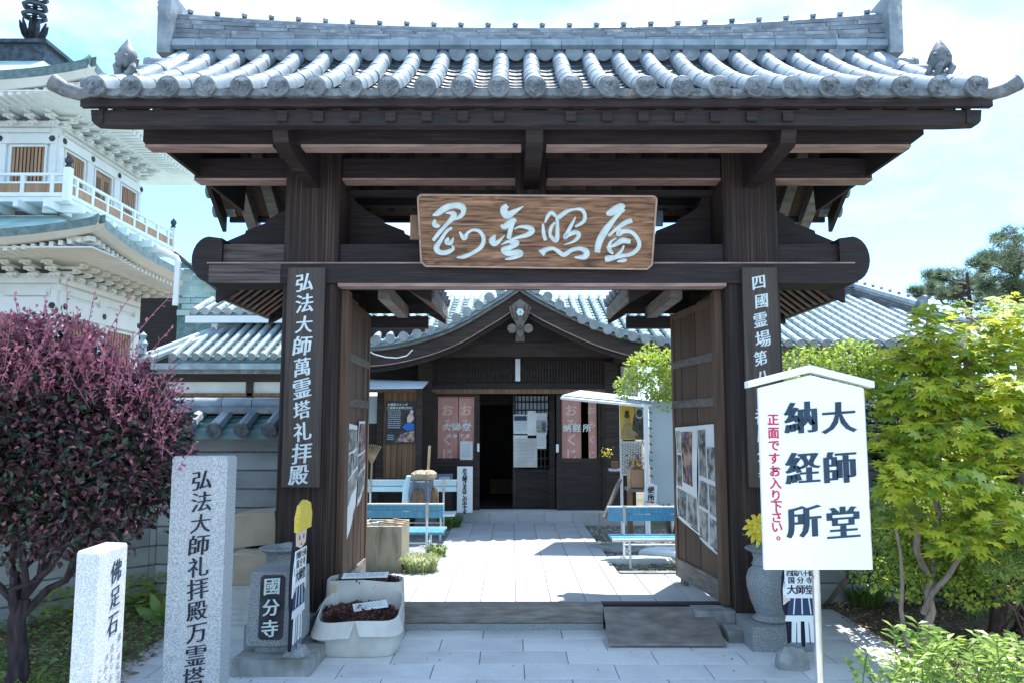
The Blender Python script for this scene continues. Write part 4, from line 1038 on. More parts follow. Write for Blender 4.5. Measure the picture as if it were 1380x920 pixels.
lbox('wall_post', 'hall_wood', 331, 339, 510, 620, 10.49); lbox('wall_rail', 'brown_wood', 214, 435, 529, 533, 10.49); lbox('wall_panel', 'brown_wood', 214, 331, 533, 640, 10.53); lbox('wall_panel', 'brown_wood', 339, 435, 533, 640, 10.53)
lbox('wall_base', 'hall_wood', 214, 560, 600, 720, 11.9)
# ---------------------------------------------------------------- left porch wall with poster, inside the yard
sw = E('side_porch', (-2.0, 11.6, .07), 'brown boarded porch wall with a thin pale canopy left of the hall doors', 'porch')
def sbox(n, m, px0, px1, py0, py1, D=11.6, th=.05, parent=None):
    a, b = rect(px0, px1, py0, py1, D); return B(n, m, parent or sw, a.x, b.x, D, D+th, a.z, b.z)
sbox('wall_backing', 'black_wood', 508, 568, 524, 695, 11.64, .02)
for k in range(7): sbox('wall_board', 'brown_wood', 513+k*7.2, 513+(k+1)*7.2-.5, 527, 692, 11.6, .02+.003*(k % 2))
sbox('porch_post', 'hall_wood', 507, 515, 524, 694, 11.55, .08); sbox('porch_post', 'hall_wood', 560, 568, 524, 694, 11.5, .1)
sbox('porch_beam', 'brown_wood', 480, 562, 521, 528, 11.5, .06)
sbox('door_panel', 'sheet_grey', 488, 508, 533, 570, 11.62, .02); sbox('door_panel', 'black_wood', 488, 508, 568, 692, 11.63, .02)
ca, cb, cc, cd = at(480, 524, 11.1), at(570, 523, 11.1), at(577, 515, 11.6), at(480, 512, 11.6)
MB().prismf([ca, cb, cc, cd], (0, 0, .02)).build('canopy', 'sheet_grey', sw)
# poster on the boards
po = E('event_poster', at(540, 595, 11.58), 'crumpled black poster with a blue figure on the porch boards', 'poster')
f = pf(520, 560, 540, 597, 11.58)
mb = MB(); vs = []; R = random.Random(4)
for j in range(7):
    for i in range(6): p = f(i/5, j/6); vs.append(p+Vector((0, R.uniform(-.008, .004)-.008*(i == 0), 0)))
mb.add(vs, [(j*6+i, j*6+i+1, (j+1)*6+i+1, (j+1)*6+i) for j in range(6) for i in range(5)]); mb.build('sheet', 'poster_black', po)
def fy(f, dy): return lambda u, v: f(u, v)+Vector((0, dy, 0))
f2 = fy(f, -.02)
def poly(n, m, par, f, pts): MB().quad(*[f(u, v) for u, v in pts]).build(n, m, par)
poly('printed_figure', 'bright_blue', po, f2, [(.55, .38), (.72, .30), (.96, .32), (.97, .46), (.80, .50), (.66, .46)])
poly('printed_figure', 'skin_print', po, f2, [(.72, .50), (.86, .50), (.95, .58), (.92, .68), (.80, .72), (.72, .62)])
poly('printed_figure', 'paper', po, f2, [(.80, .70), (.90, .66), (.93, .78), (.84, .80)])
poly('printed_figure', 'photo_warm', po, f2, [(.35, .04), (.97, .04), (.97, .30), (.70, .27), (.5, .2)])
mb = MB(); scribble(mb, f2, .08, .35, .5, .80, 9); scribble(mb, f2, .06, .08, .28, .22, 3); mb.build('printed_lines', 'sheet_grey', po)
htext('poster_title', 'お遍路さんへの', 'white_ink', po, f2(.10, .92), (1, 0, 0), (0, 0, 1), .042, .044, wv=.03, wh=.03); htext('poster_title', 'ご参拝のお呼びかけ', 'white_ink', po, f2(.08, .84), (1, 0, 0), (0, 0, 1), .044, .043, wv=.03, wh=.03)
# umbrella notice
us = E('umbrella_notice', at(520, 652, 11.2), 'low black notice with white writing behind the pale bench', 'sign')
f = pf(505, 556, 643, 655, 11.2); a, b = f(0, 0), f(1, 1); B('notice_board', 'poster_black', us, a.x, b.x, 11.2, 11.22, a.z, b.z)
htext('notice_lettering', '傘を忘れないで', 'white_ink', us, at(522, 648.5, 11.195), (1, 0, 0), (0, 0, 1), .078, .080, wv=.04, wh=.03)
B('notice_shelf', 'pink_cloth', us, a.x, b.x, 11.1, 11.25, a.z-.04, a.z-.01)
for x in (a.x+.03, b.x-.03): B('notice_leg', 'black_wood', us, x-.02, x+.02, 11.15, 11.2, .07, a.z-.04)
B('umbrella_rack', 'black_wood', us, a.x, b.x, 11.26, 11.4, .07, a.z-.1)
# bamboo rake
rk = E('bamboo_rake', at(501, 690, 11.0), 'bamboo rake standing head up against the porch beside the left gate leaf', 'rake')
hd = at(501, 626, 11.3)
MB().tube([at(498, 694, 11.0), hd], .014, 6).build('handle', 'bamboo', rk)
mb = MB()
for k in range(11):
    a = (k-5)*.085; top = hd+Vector((math.sin(a)*.33, -.02, .30*math.cos(a))); mb.tube([hd, top, top+Vector((.0, -.04, -.02))], .006, 5)
mb.beam(hd+Vector((-.05, -.01, .12)), hd+Vector((.05, -.01, .12)), .008, .01); mb.build('tines', 'bamboo', rk)
# white vertical sign by the door
vs_ = E('standing_sign', at(626, 691, 11.7), 'narrow white sign standing at the left hall door with black writing downwards', 'sign')
f = pf(616, 637, 628, 690, 11.7); a, b = f(0, 0), f(1, 1); B('board', 'sign_white', vs_, a.x, b.x, 11.7, 11.72, a.z, b.z); B('board_edge', 'cardboard', vs_, a.x+.01, b.x-.01, 11.721, 11.73, a.z, b.z-.02)
vtext('sign_lettering', 'お大師さまはこの中です', 'ink', vs_, at(626.5, 633, 11.695), (1, 0, 0), (0, 0, 1), .075, .0625, wv=.05, wh=.02, jit=.01)
# dark display box behind
db = E('display_case', at(598, 690, 11.75), 'dark slanted display case between the backpack and the standing sign', 'display case')
a, b = rect(587, 609, 640, 657, 11.75); B('case', 'black_wood', db, a.x, b.x, 11.75, 12.0, .25, a.z); MB().prismf([Vector((a.x, 11.72, a.z)), Vector((b.x, 11.72, a.z)), Vector((b.x, 11.95, b.z)), Vector((a.x, 11.95, b.z))], (0, .01, .012)).build('lid', 'pack_grey', db)
MB().quad(Vector((a.x+.04, 11.735, a.z+.035)), Vector((b.x-.04, 11.735, a.z+.035)), Vector((b.x-.04, 11.88, b.z-.03)), Vector((a.x+.04, 11.88, b.z-.03))).build('label_sheet', 'sheet_grey', db)
# cable under the eave
MB().tube([at(x, y, 10.6) for x, y in ((492, 470), (505, 477), (520, 481), (535, 482), (548, 479), (556, 471))], .008, 5).build('cable', 'white_paint', label='white cable drooping below the hall eave beside the left gate leaf', cat='cable')

# ---------------------------------------------------------------- benches
def bench(D, pxl, pxr, zs, zb, m_seat, m_back, label, flip=1, back=True, depth=.42, slats=3):
    xl, xr = at(pxl, 700, D).x, at(pxr, 700, D).x
    t = E('bench', ((xl+xr)/2, D, .07), label, 'bench')
    yb = D+depth*flip
    for k in range(slats):
        y = D+(k+.5)*depth/slats*flip; B('seat_slat', m_seat, t, xl, xr, y-depth/slats*.42, y+depth/slats*.42, zs-.025, zs)
    B('seat_rim', 'white_paint', t, xl-.01, xr+.01, min(D, D-.02*flip), max(D, D-.02*flip), zs-.02, zs+.006)
    for k, (a, b) in enumerate(((zb-.075, zb-.01), (zb-.155, zb-.085))):
        B('back_slat', m_back, t, xl, xr, yb-.012, yb+.012, a, b)
    B('back_rim', 'white_paint', t, xl-.01, xr+.01, yb-.018, yb+.018, zb-.009, zb+.008)
    for x in (xl+.18, xr-.18):
        for y0, zt in ((D+.02*flip, zs-.026), (yb, zb)):
            MB().tube([(x, y0-.03*flip if y0 == D+.02*flip else y0+.05*flip, .06), (x, y0 if y0 != yb else yb, zt)], .013, 7).build('leg', 'white_paint', t)
        MB().tube([(x, D, zs-.06), (x, yb, .12)], .009, 6).build('brace', 'white_paint', t)
        MB().tube([(x, D+.02*flip, .20), (x, yb, .20)], .009, 6).build('brace', 'white_paint', t)
        B('back_bracket', 'steel', t, x-.018, x+.018, yb-.03, yb+.03, zb-.17, zb+.012)
    MB().tube([(xl+.18, yb, .24), (xr-.18, yb, .24)], .010, 6).build('brace', 'white_paint', t)
    return t
bench(9.35, 477, 601, .36, .68, 'blue_slat', 'blue_slat', 'blue slatted white framed bench in front of the backpack, left of the path', -1, slats=3)
bench(10.3, 472, 612, .40, .82, 'pale_slat', 'pale_slat', 'pale blue bench carrying the backpack, facing the path', 1)
bench(8.4, 826, 950, .36, .66, 'blue_slat', 'blue_slat', 'blue slatted white framed bench half hidden by the right gate leaf', 1)
# backpack
bp = E('backpack', (at(567, 675, 10.25).x, 10.2, .40), 'grey hiking backpack with a tan top lid sitting on the pale bench', 'backpack')
c = Vector((at(567, 675, 10.2).x, 10.2, .42))
def softbox(rows, cc, n=24, e=.6):
    """stack of rounded rectangles (half width, half depth, dx, dy, z)"""
    vs = []
    for a, b, ox, oy, z in rows:
        for k in range(n):
            th = 2*math.pi*k/n; cs, sn = math.cos(th), math.sin(th)
            vs.append(cc+Vector((ox+a*math.copysign(abs(cs)**e, cs), oy+b*math.copysign(abs(sn)**e, sn), z+.006*math.sin(k*2.3+z*30))))
    m = len(rows); return MB().add(vs, [(i*n+k, i*n+(k+1) % n, (i+1)*n+(k+1) % n, (i+1)*n+k) for i in range(m-1) for k in range(n)]+[tuple(reversed(range(n))), tuple(range((m-1)*n, m*n))])
softbox([(.13, .09, 0, 0, 0), (.16, .12, 0, 0, .05), (.165, .13, 0, 0, .2), (.15, .12, .01, 0, .34), (.12, .10, .02, 0, .40)], c).build('pack_body', 'pack_grey', bp, smooth=True)
softbox([(.15, .125, .03, -.02, .35), (.17, .145, .035, -.03, .37), (.165, .14, .04, -.02, .405), (.12, .11, .045, 0, .43), (.05, .05, .05, 0, .437)], c).build('top_lid', 'pack_tan', bp, smooth=True)
softbox([(.07, .03, -.02, -.13, .06), (.085, .045, -.02, -.14, .10), (.085, .045, -.02, -.14, .20), (.06, .03, -.02, -.13, .25)], c).build('front_pocket', 'pack_brown', bp, smooth=True)
softbox([(.05, .05, .17, -.03, .02), (.065, .06, .175, -.04, .06), (.06, .06, .175, -.04, .22), (.04, .04, .165, -.03, .27)], c).build('side_pocket', 'pack_brown', bp, smooth=True)
softbox([(.05, .06, -.17, 0, .0), (.075, .08, -.17, 0, .08), (.07, .08, -.165, 0, .28), (.04, .05, -.15, 0, .38)], c).build('rain_cover', 'pale_slat', bp, smooth=True)
for s_ in (-1, 1):
    MB().tube([c+Vector((s_*.06, -.10, .38)), c+Vector((s_*.10, -.16, .30)), c+Vector((s_*.12, -.16, .14)), c+Vector((s_*.09, -.13, .03))], .014, 7).build('shoulder_strap', 'pack_grey', bp, smooth=True)
MB().tube([c+Vector((-.12, -.125, .33)), c+Vector((.12, -.125, .33))], .007, 6).build('webbing_strap', 'paper', bp)
for s_ in (-.05, .09): MB().tube([c+Vector((s_, -.155, .43)), c+Vector((s_, -.15, .36)), c+Vector((s_, -.14, .28))], .006, 5).build('webbing_strap', 'pack_grey', bp)
bp.scale.z = 1.28
MB().tube([at(576, 650, 10.3), at(579, 600, 10.35)], .018, 8).build('walking_stick', 'bamboo', label='short pale walking stick upright behind the backpack', cat='walking stick')

# ---------------------------------------------------------------- planter box with cups, grass clumps
pl = E('concrete_planter', (at(516, 735, 8.1).x, 8.2, PZ-.03), 'stained square concrete planter in front of the blue bench', 'planter')
xa_, xb_ = at(478, 735, 8.0).x, at(541, 735, 8.0).x; zt = at(500, 709, 8.0).z; zb_ = .07
for (a, b, c_, d_) in ((xa_, xb_, 8.0, 8.05), (xa_, xb_, 8.55, 8.6), (xa_, xa_+.05, 8.052, 8.548), (xb_-.05, xb_, 8.052, 8.548)): B('planter_side', 'dirty_box', pl, a, b, c_, d_, zb_, zt)
B('soil', 'earth', pl, xa_+.06, xb_-.06, 8.06, 8.54, zb_, zt-.05)
for k in range(3): MB().beam((xb_-.25+.05*k, 8.12+.14*k, zt+.03), (xb_+.02, 8.10+.14*k, zt+.008), .02, .015).build('laid_slat', 'bamboo', pl)
pt = MB().lathe([(.028, 0), (.036, .06), (.038, .062), (.034, .058), (.026, .004), (0, .003)], (0, 0, 0), 12).mesh('cup', 'white_paint', smooth=True)
R = random.Random(12)
for i in range(7):
    o = inst('cup', pt, Matrix.Translation((xa_+.10+i*.055+.01*(i % 2), 8.16+.06*(i % 3), zt-.045)), None, label='small white cup among the identical cups on the concrete planter', cat='cup', group='white cups on the concrete planter')
def grass(name, c, n, R_, h, m, label, seed=1, wide=.008, droop=1.0, clump=True, kind=None, cat='grass clump'):
    r = random.Random(seed); mb = MB()
    for i in range(n):
        a = r.uniform(0, 6.28); q = R_*math.sqrt(r.random()); b = Vector((c[0]+q*math.cos(a), c[1]+q*math.sin(a), c[2])); hh = h*r.uniform(.6, 1.1); a2 = a+r.uniform(-.8, .8)
        l = hh*r.uniform(.4, .9)*droop; o = Vector((math.cos(a2), math.sin(a2), 0)); sd = Vector((-o.y, o.x, 0))*wide
        p0, p1, p2, p3 = b, b+o*l*.3+Vector((0, 0, hh*.6)), b+o*l*.65+Vector((0, 0, hh*.85)), b+o*l+Vector((0, 0, hh*.72))
        mb.add([p0-sd, p0+sd, p1-sd*.8, p1+sd*.8, p2-sd*.6, p2+sd*.6, p3], [(0, 1, 3, 2), (2, 3, 5, 4), (4, 5, 6)])
    return mb.build(name, m, None, label=label, cat=cat, kind=kind, org=c)
grass('grass_clump', gr(566, 768, PZ), 420, .17, .17, 'grass_pale', 'bushy pale green grass clump at the foot of the concrete planter', 1)
grass('grass_clump', gr(588, 748, PZ), 200, .10, .13, 'grass_blade', 'smaller greener grass tuft just behind the bushy pale clump', 2)
grass('grass_clump', gr(606, 709, PZ), 260, .16, .17, 'leaf_mid', 'dark green tuft beyond the bench end beside the standing sign', 3)
# ---------------------------------------------------------------- awning right of the hall doors
aw = E('awning', (at(860, 720, 9.6).x, 9.7, .05), 'small pale awning on white tube posts over the yellow poster', 'awning')
q = [at(755, 533, 10.6), at(776, 525, 10.9), at(873, 536, 9.55), at(868, 546, 9.5)]
A0, A1, A2, A3 = at(757, 534, 9.6), at(868, 545, 9.5), at(905, 541, 10.6), at(782, 527, 10.6)
MB().prismf([A0, A1, A2, A3], (0, 0, .02)).build('awning_sheet', 'awning_grey', aw)
for a, b in ((A0, A1), (A1, A2), (A2, A3), (A3, A0)): MB().tube([a-Vector((0, 0, .015)), b-Vector((0, 0, .015))], .02, 7).build('awning_rail', 'white_paint', aw)
for k in range(3):
    t_ = (k+1)/4; MB().tube([A0.lerp(A3, t_)-Vector((0, 0, .03)), A1.lerp(A2, t_)-Vector((0, 0, .03))], .014, 6).build('awning_rafter', 'bamboo', aw)
pb = gr(873, 738, .05); pb.x = at(872, 650, 9.5).x; MB().tube([(A1.x+.02, 9.5, .05), (A1.x+.02, 9.5, A1.z)], .032, 9).build('awning_post', 'white_paint', aw)
MB().tube([(at(837, 600, 10.5).x, 10.5, .05), (at(837, 600, 10.5).x, 10.5, A2.z)], .02, 8).build('awning_post', 'white_paint', aw)
MB().tube([(at(905, 600, 10.5).x, 10.55, .05), (at(905, 600, 10.5).x, 10.55, A2.z)], .02, 8).build('awning_post', 'white_paint', aw)
MB().beam(at(814, 697, 10.2), at(836, 645, 10.4), .05, .03).build('diagonal_brace', 'grey_wood', aw)
# grey sheet laced to the frame
ws = E('laced_sheet', at(895, 690, 9.7), 'blue grey sheet laced to white tubes beside the right gate leaf', 'sheet')
a, b = rect(876, 935, 540, 679, 9.75); B('sheet_panel', 'sheet_grey', ws, a.x, b.x, 9.75, 9.77, a.z, b.z)
MB().tube([(a.x, 9.72, a.z-.03), (b.x, 9.72, a.z-.03)], .016, 7).build('lower_tube', 'white_paint', ws)
mb = MB()
for k in range(13): zz = a.z+(b.z-a.z)*(k+.5)/13; mb.tube([(a.x+.02, 9.74, zz), (a.x-.05, 9.70, zz+.03)], .005, 5); mb.lathe([(.010, 0), (0, -.01)], (a.x+.02, 9.745, zz), 8, 'y')
for k in range(5): xx = a.x+.1+k*.12; mb.tube([(xx, 9.74, a.z+.01), (xx+.02, 9.70, a.z-.04)], .005, 5)
mb.build('lacing_cord', 'ink', ws)
# yellow poster with seated statues
yp = E('statue_poster', at(852, 592, 10.2), 'yellow poster of a seated gold statue and a dark one under the awning', 'poster')
f = pf(836, 869, 546, 592, 10.2); a, b = f(0, 0), f(1, 1); B('sheet', 'poster_yellow', yp, a.x, b.x, 10.2, 10.21, a.z, b.z); f2 = fy(f, -.003); f3 = fy(f, -.006)
poly('printed_backdrop', 'figure_dark', yp, f2, [(.45, .02), (.98, .02), (.98, .92), (.8, .97), (.62, .85), (.52, .6)])
def disc2(n, m, f, u, v, ru, rv): poly(n, m, yp, f, [(u+ru*math.cos(k*.524), v+rv*math.sin(k*.524)) for k in range(12)])
disc2('printed_halo', 'sheet_grey', f3, .78, .78, .19, .17); disc2('printed_halo', 'figure_dark', fy(f, -.008), .78, .78, .13, .12)
poly('printed_statue', 'figure_gold', yp, fy(f, -.010), [(.03, .03), (.62, .03), (.58, .14), (.72, .10), (.70, .2), (.50, .28), (.44, .45), (.36, .50), (.20, .48), (.08, .36), (.04, .2)])
disc2('printed_head', 'figure_gold', fy(f, -.012), .28, .58, .10, .10); disc2('printed_hat', 'figure_dark', fy(f, -.014), .27, .70, .12, .07); disc2('printed_hat', 'figure_dark', fy(f, -.014), .27, .80, .09, .07)
ts_ = E('text_sheet', at(852, 640, 10.2), 'white sheet of small vertical writing below the yellow poster', 'notice')
f = pf(836, 866, 594, 640, 10.2); a, b = f(0, 0), f(1, 1); B('sheet', 'paper', ts_, a.x, b.x, 10.2, 10.206, a.z, b.z)
mb = MB(); scribble(mb, fy(f, -.002), .06, .05, .94, .95, 12, vert=True); mb.build('small_print', 'leaf_dark', ts_)
# flower box on its stand
fb = E('plant_stand', at(860, 700, 9.9), 'wooden stand with a planted wooden tub beside the awning post', 'plant stand')
a, b = rect(850, 870, 632, 656, 9.9)
B('tub', 'slat_wood', fb, a.x, b.x, 9.85, 10.05, a.z, b.z); B('panel', 'bamboo', fb, at(845, 660, 9.9).x, a.x-.01, 9.85, 9.88, a.z-.1, b.z)
B('table_top', 'grey_wood', fb, at(846, 660, 9.9).x, at(874, 660, 9.9).x, 9.8, 10.2, a.z-.05, a.z-.01)
for x in (848, 871): xx = at(x, 660, 9.9).x; B('leg', 'brown_wood', fb, xx-.03, xx+.03, 9.82, 9.9, .05, a.z-.055)
mb = MB(); R = random.Random(3)
def leafquad(mb, p, s, r, w_=.45):
    d = Vector((r.uniform(-1, 1), r.uniform(-1, 1), r.uniform(-.5, .9))).normalized(); e = d.cross(Vector((r.uniform(-1, 1), r.uniform(-1, 1), r.uniform(-1, 1)))).normalized()*s*w_; d *= s
    mb.add([p-d*.5, p+e*.5, p+d*.5, p-e*.5], [(0, 1, 2, 3)])
cc = at(860, 625, 9.95)
for i in range(140): leafquad(mb, cc+Vector((R.gauss(0, .07), R.gauss(0, .05), R.gauss(0, .06))), .05, R)
mb.build('flowers', 'leaf_mauve', fb); mb = MB()
for i in range(40): leafquad(mb, cc+Vector((R.gauss(-.03, .05), R.gauss(-.03, .04), R.gauss(0, .05))), .05, R)
mb.build('leaves', 'lily_yellow', fb)
sh = E('flower_shelf', at(826, 634, 10.6), 'small wall shelf with a pot of yellow flowers right of the hall doors', 'shelf')
a, b = rect(821, 836, 629, 634, 10.6); B('shelf_board', 'sheet_grey', sh, a.x, b.x, 10.5, 10.7, a.z, a.z+.03); B('pot', 'brown_wood', sh, a.x+.03, b.x-.03, 10.55, 10.65, a.z+.031, a.z+.13)
mb = MB(); cc = at(818, 610, 10.6)
for i in range(50): leafquad(mb, cc+Vector((R.gauss(0, .05), R.gauss(0, .04), R.gauss(0, .03))), .04, R)
mb.build('blossoms', 'lily_yellow', sh)
# toilet sign
bs = E('toilet_sign', (at(877, 680, 9.3).x, 9.4, .9), 'small white pointed sign with two black characters and a red arrow on the awning post', 'sign')
pts = [at(x, y, 9.42) for x, y in ((867, 678), (884.5, 679), (886, 654), (877.5, 650), (869, 652))]
MB().prismf(pts, (0, .015, 0)).build('board', 'sign_white', bs)
vtext('sign_lettering', '便所', 'ink', bs, at(877.3, 659.5, 9.41), (1, 0, 0), (0, 0, 1), .085, .088, wv=.04, wh=.01, jit=0)
mb = MB(); f = lambda x, y: at(x, y, 9.41); mb.quad(f(869.5, 676.2), f(878, 676.8), f(878, 675.2), f(869.5, 675)); mb.quad(f(878, 677.6), f(882.5, 676.6), f(878, 674)); mb.build('arrow', 'red_ink', bs)
# ================================================================ stone pillars and forecourt objects
def pillar(name, label, A, Bp, C_, D_, ztop, m='granite'):
    """A,B front corners, C,D back corners on the ground (ccw from front left)"""
    c_ = (A+Bp+C_+D_)/4; t = E(name, (c_.x, c_.y, 0), label, 'stone pillar'); e = .012
    lo = [Vector((p.x, p.y, -.02)) for p in (A, Bp, C_, D_)]; hi = [Vector((p.x, p.y, ztop-e)) for p in (A, Bp, C_, D_)]
    cc = Vector((c_.x, c_.y, 0)); hh = [Vector((p.x+(cc.x-p.x)*.06, p.y+(cc.y-p.y)*.06, ztop)) for p in (A, Bp, C_, D_)]
    mb = MB(); mb.hexa(lo+hi); mb.hexa(hi+hh); mb.build('shaft', m, t); return t
zt = at(262, 614, 4.45).z
A = Vector((at(224, 800, 4.42).x, 4.42, 0)); W1 = at(299, 800, 4.42).x-A.x
dx = Vector((math.cos(.03), math.sin(.03), 0)); dy = Vector((.02, 1, 0))
P1 = pillar('inscribed_pillar', 'tallest grey granite pillar with ten black characters beside the red shrub', A, A+dx*W1, A+dx*W1+dy*.14, A+dy*.14, zt)
vtext('inscription', '弘法大師礼拝殿万霊塔', 'ink', P1, A+dx*(W1*.56)+Vector((0, -.004, zt-.135)), dx, (0, 0, 1), .120, .1205, wv=.022, wh=-.006, shear=.16, jit=.05)
z2 = gr(0, 742, 0).z; z2 = 1.04
K = [gr(104, 742, z2), gr(134, 743.5, z2), gr(172, 730.5, z2), gr(140, 729, z2)]
K[3] = K[0]+(K[2]-K[1])
P2 = pillar('inscribed_pillar', 'short granite marker with three black characters, in front at the frame edge', *[Vector((k.x, k.y, 0)) for k in K], z2, 'granite_light')
ex = Vector((K[2].x-K[1].x, K[2].y-K[1].y, 0)); wE = ex.length; ex.normalize(); nE = Vector((ex.y, -ex.x, 0))
o = Vector((K[1].x, K[1].y, 0))+nE*.003
vtext('inscription', '佛足石', 'ink_blue', P2, o+ex*wE*.60+Vector((0, 0, z2-.11)), ex, (0, 0, 1), .105, .118, wv=.018, wh=.0, shear=.12, jit=.05)
for k, u in enumerate((.86, .62, .42, .22)):
    vtext('small_inscription', ('第一祖弘法大師の', '古よりお足の形を', '拝みてこの石に', 'ことぶきを祈る')[k], 'ink_blue', P2, o+ex*wE*u+Vector((0, 0, z2-.42-.03*k)), ex, (0, 0, 1), .036, .043, wv=-.005, wh=-.01, shear=.15, jit=.12)
# ---- stone vases
def vase(c, label, flowers):
    t = E('stone_vase', c, label, 'stone vase')
    B('base', 'granite_dark', t, c[0]-.20, c[0]+.22, c[1]-.2, c[1]+.2, 0, .17)
    pr = [(.125, .20), (.135, .215), (.115, .235), (.105, .26), (.145, .40), (.165, .52), (.168, .60), (.150, .68), (.122, .715), (.118, .73), (.128, .74), (.118, .755), (.112, .80), (.125, .85), (.165, .875), (.175, .89), (.165, .90), (.135, .89), (.11, .86), (.0, .84)]
    MB().lathe([(r_, .171+(h_-.2)*.74) for r_, h_ in pr], (c[0], c[1], 0), 32).build('vase_body', 'granite_dark', t, smooth=True)
    return t
cR = (at(1040, 800, 5.75).x, 5.78, 0)
vase(cR, 'grey stone flower vase on a square base at the right gate post', True)
cL = (at(381, 800, 5.85).x, 5.82, 0)
vase(cL, 'grey stone vase behind the inscribed stone block at the left gate post', False)
rock((cL[0]+.04, cL[1]-.02, .655), .07, .06, .07, 'granite_dark', 'pebble', 'loose grey stone lying in the mouth of the left vase', 6, 'stone')
# lilies in the right vase
ly = E('lily_bouquet', (cR[0]-.04, cR[1]-.04, .66), 'yellow lilies standing in the right stone vase', 'flowers')
R = random.Random(21)
for px, py in ((1013, 708), (1020, 702), (1017, 716), (1026, 712), (1024, 722)):
    c_ = at(px, py, 5.62); mb = MB()
    for k in range(6):
        a = k*1.047+R.random()*.3; o_ = Vector((math.cos(a), -.5, math.sin(a))).normalized(); s_ = Vector((-math.sin(a), 0, math.cos(a)))*.016
        p = [c_, c_+o_*.035, c_+o_*.065, c_+o_*.085+Vector((0, .02, -.012))]
        mb.add([p[0], p[1]-s_, p[1]+s_, p[2]-s_*.9, p[2]+s_*.9, p[3]], [(0, 1, 2), (1, 3, 4, 2), (3, 5, 4)])
    mb.build('blossom', 'lily_yellow', ly)
    MB().tube([c_, Vector((cR[0]-.03, cR[1]-.02, .66))], .005, 5).build('stem', 'leaf_mid', ly)
mb = MB()
for i in range(40): leafquad(mb, Vector((cR[0]-.05+R.gauss(0, .05), cR[1]-.05+R.gauss(0, .04), R.uniform(.70, .90))), .06, R, .3)
mb.build('leaves', 'leaf_mid', ly)
# ---- inscribed block in front of the left vase
a_, b_ = gr(332, 872, .10), gr(399, 873, .10)
D0 = 5.18; xl, xr = at(331, 860, D0).x, at(399, 860, D0).x; zb, ztp = .155, at(360, 771, D0).z
kb = E('inscribed_block', ((xl+xr)/2, D0+.15, 0), 'squat grey stone block with a black panel of three white characters', 'stone block')
B('plinth', 'concrete', kb, at(312, 890, 5.05).x, at(418, 890, 5.05).x, 5.05, 5.62, .0, .105)
B('plinth_pad', 'granite_dark', kb, xl+.05, xr-.04, D0+.04, D0+.3, .105, zb)
mb = MB(); s_ = .012; mb.hexa([(xl, D0, zb), (xr, D0, zb), (xr, D0+.34, zb), (xl, D0+.34, zb), (xl+s_, D0+s_*2, ztp), (xr-s_, D0+s_*2, ztp), (xr-s_, D0+.33, ztp), (xl+s_, D0+.33, ztp)]); mb.build('block', 'granite_dark', kb)
cx = (xl+xr)/2-.003; hw_, hz = .082, (.205, .20); cz = (zb+ztp)/2+.01; c = .022
def tl(z): return D0+s_*2*(z-zb)/(ztp-zb)-.004
pts = [(cx-hw_, cz-.19), (cx-hw_+c, cz-.205), (cx+hw_-c, cz-.205), (cx+hw_, cz-.19), (cx+hw_, cz+.19), (cx+hw_-c, cz+.205), (cx-hw_+c, cz+.205), (cx-hw_, cz+.19)]
MB().quad(*[(x, tl(z), z) for x, z in pts]).build('black_panel', 'poster_black', kb)
vtext('inscription', '國分寺', 'gofun', kb, (cx, tl(cz)-.014, cz+.135), (1, 0, 0), (0, .05, 1), .115, .132, wv=.03, wh=.008, shear=.08, jit=.01)
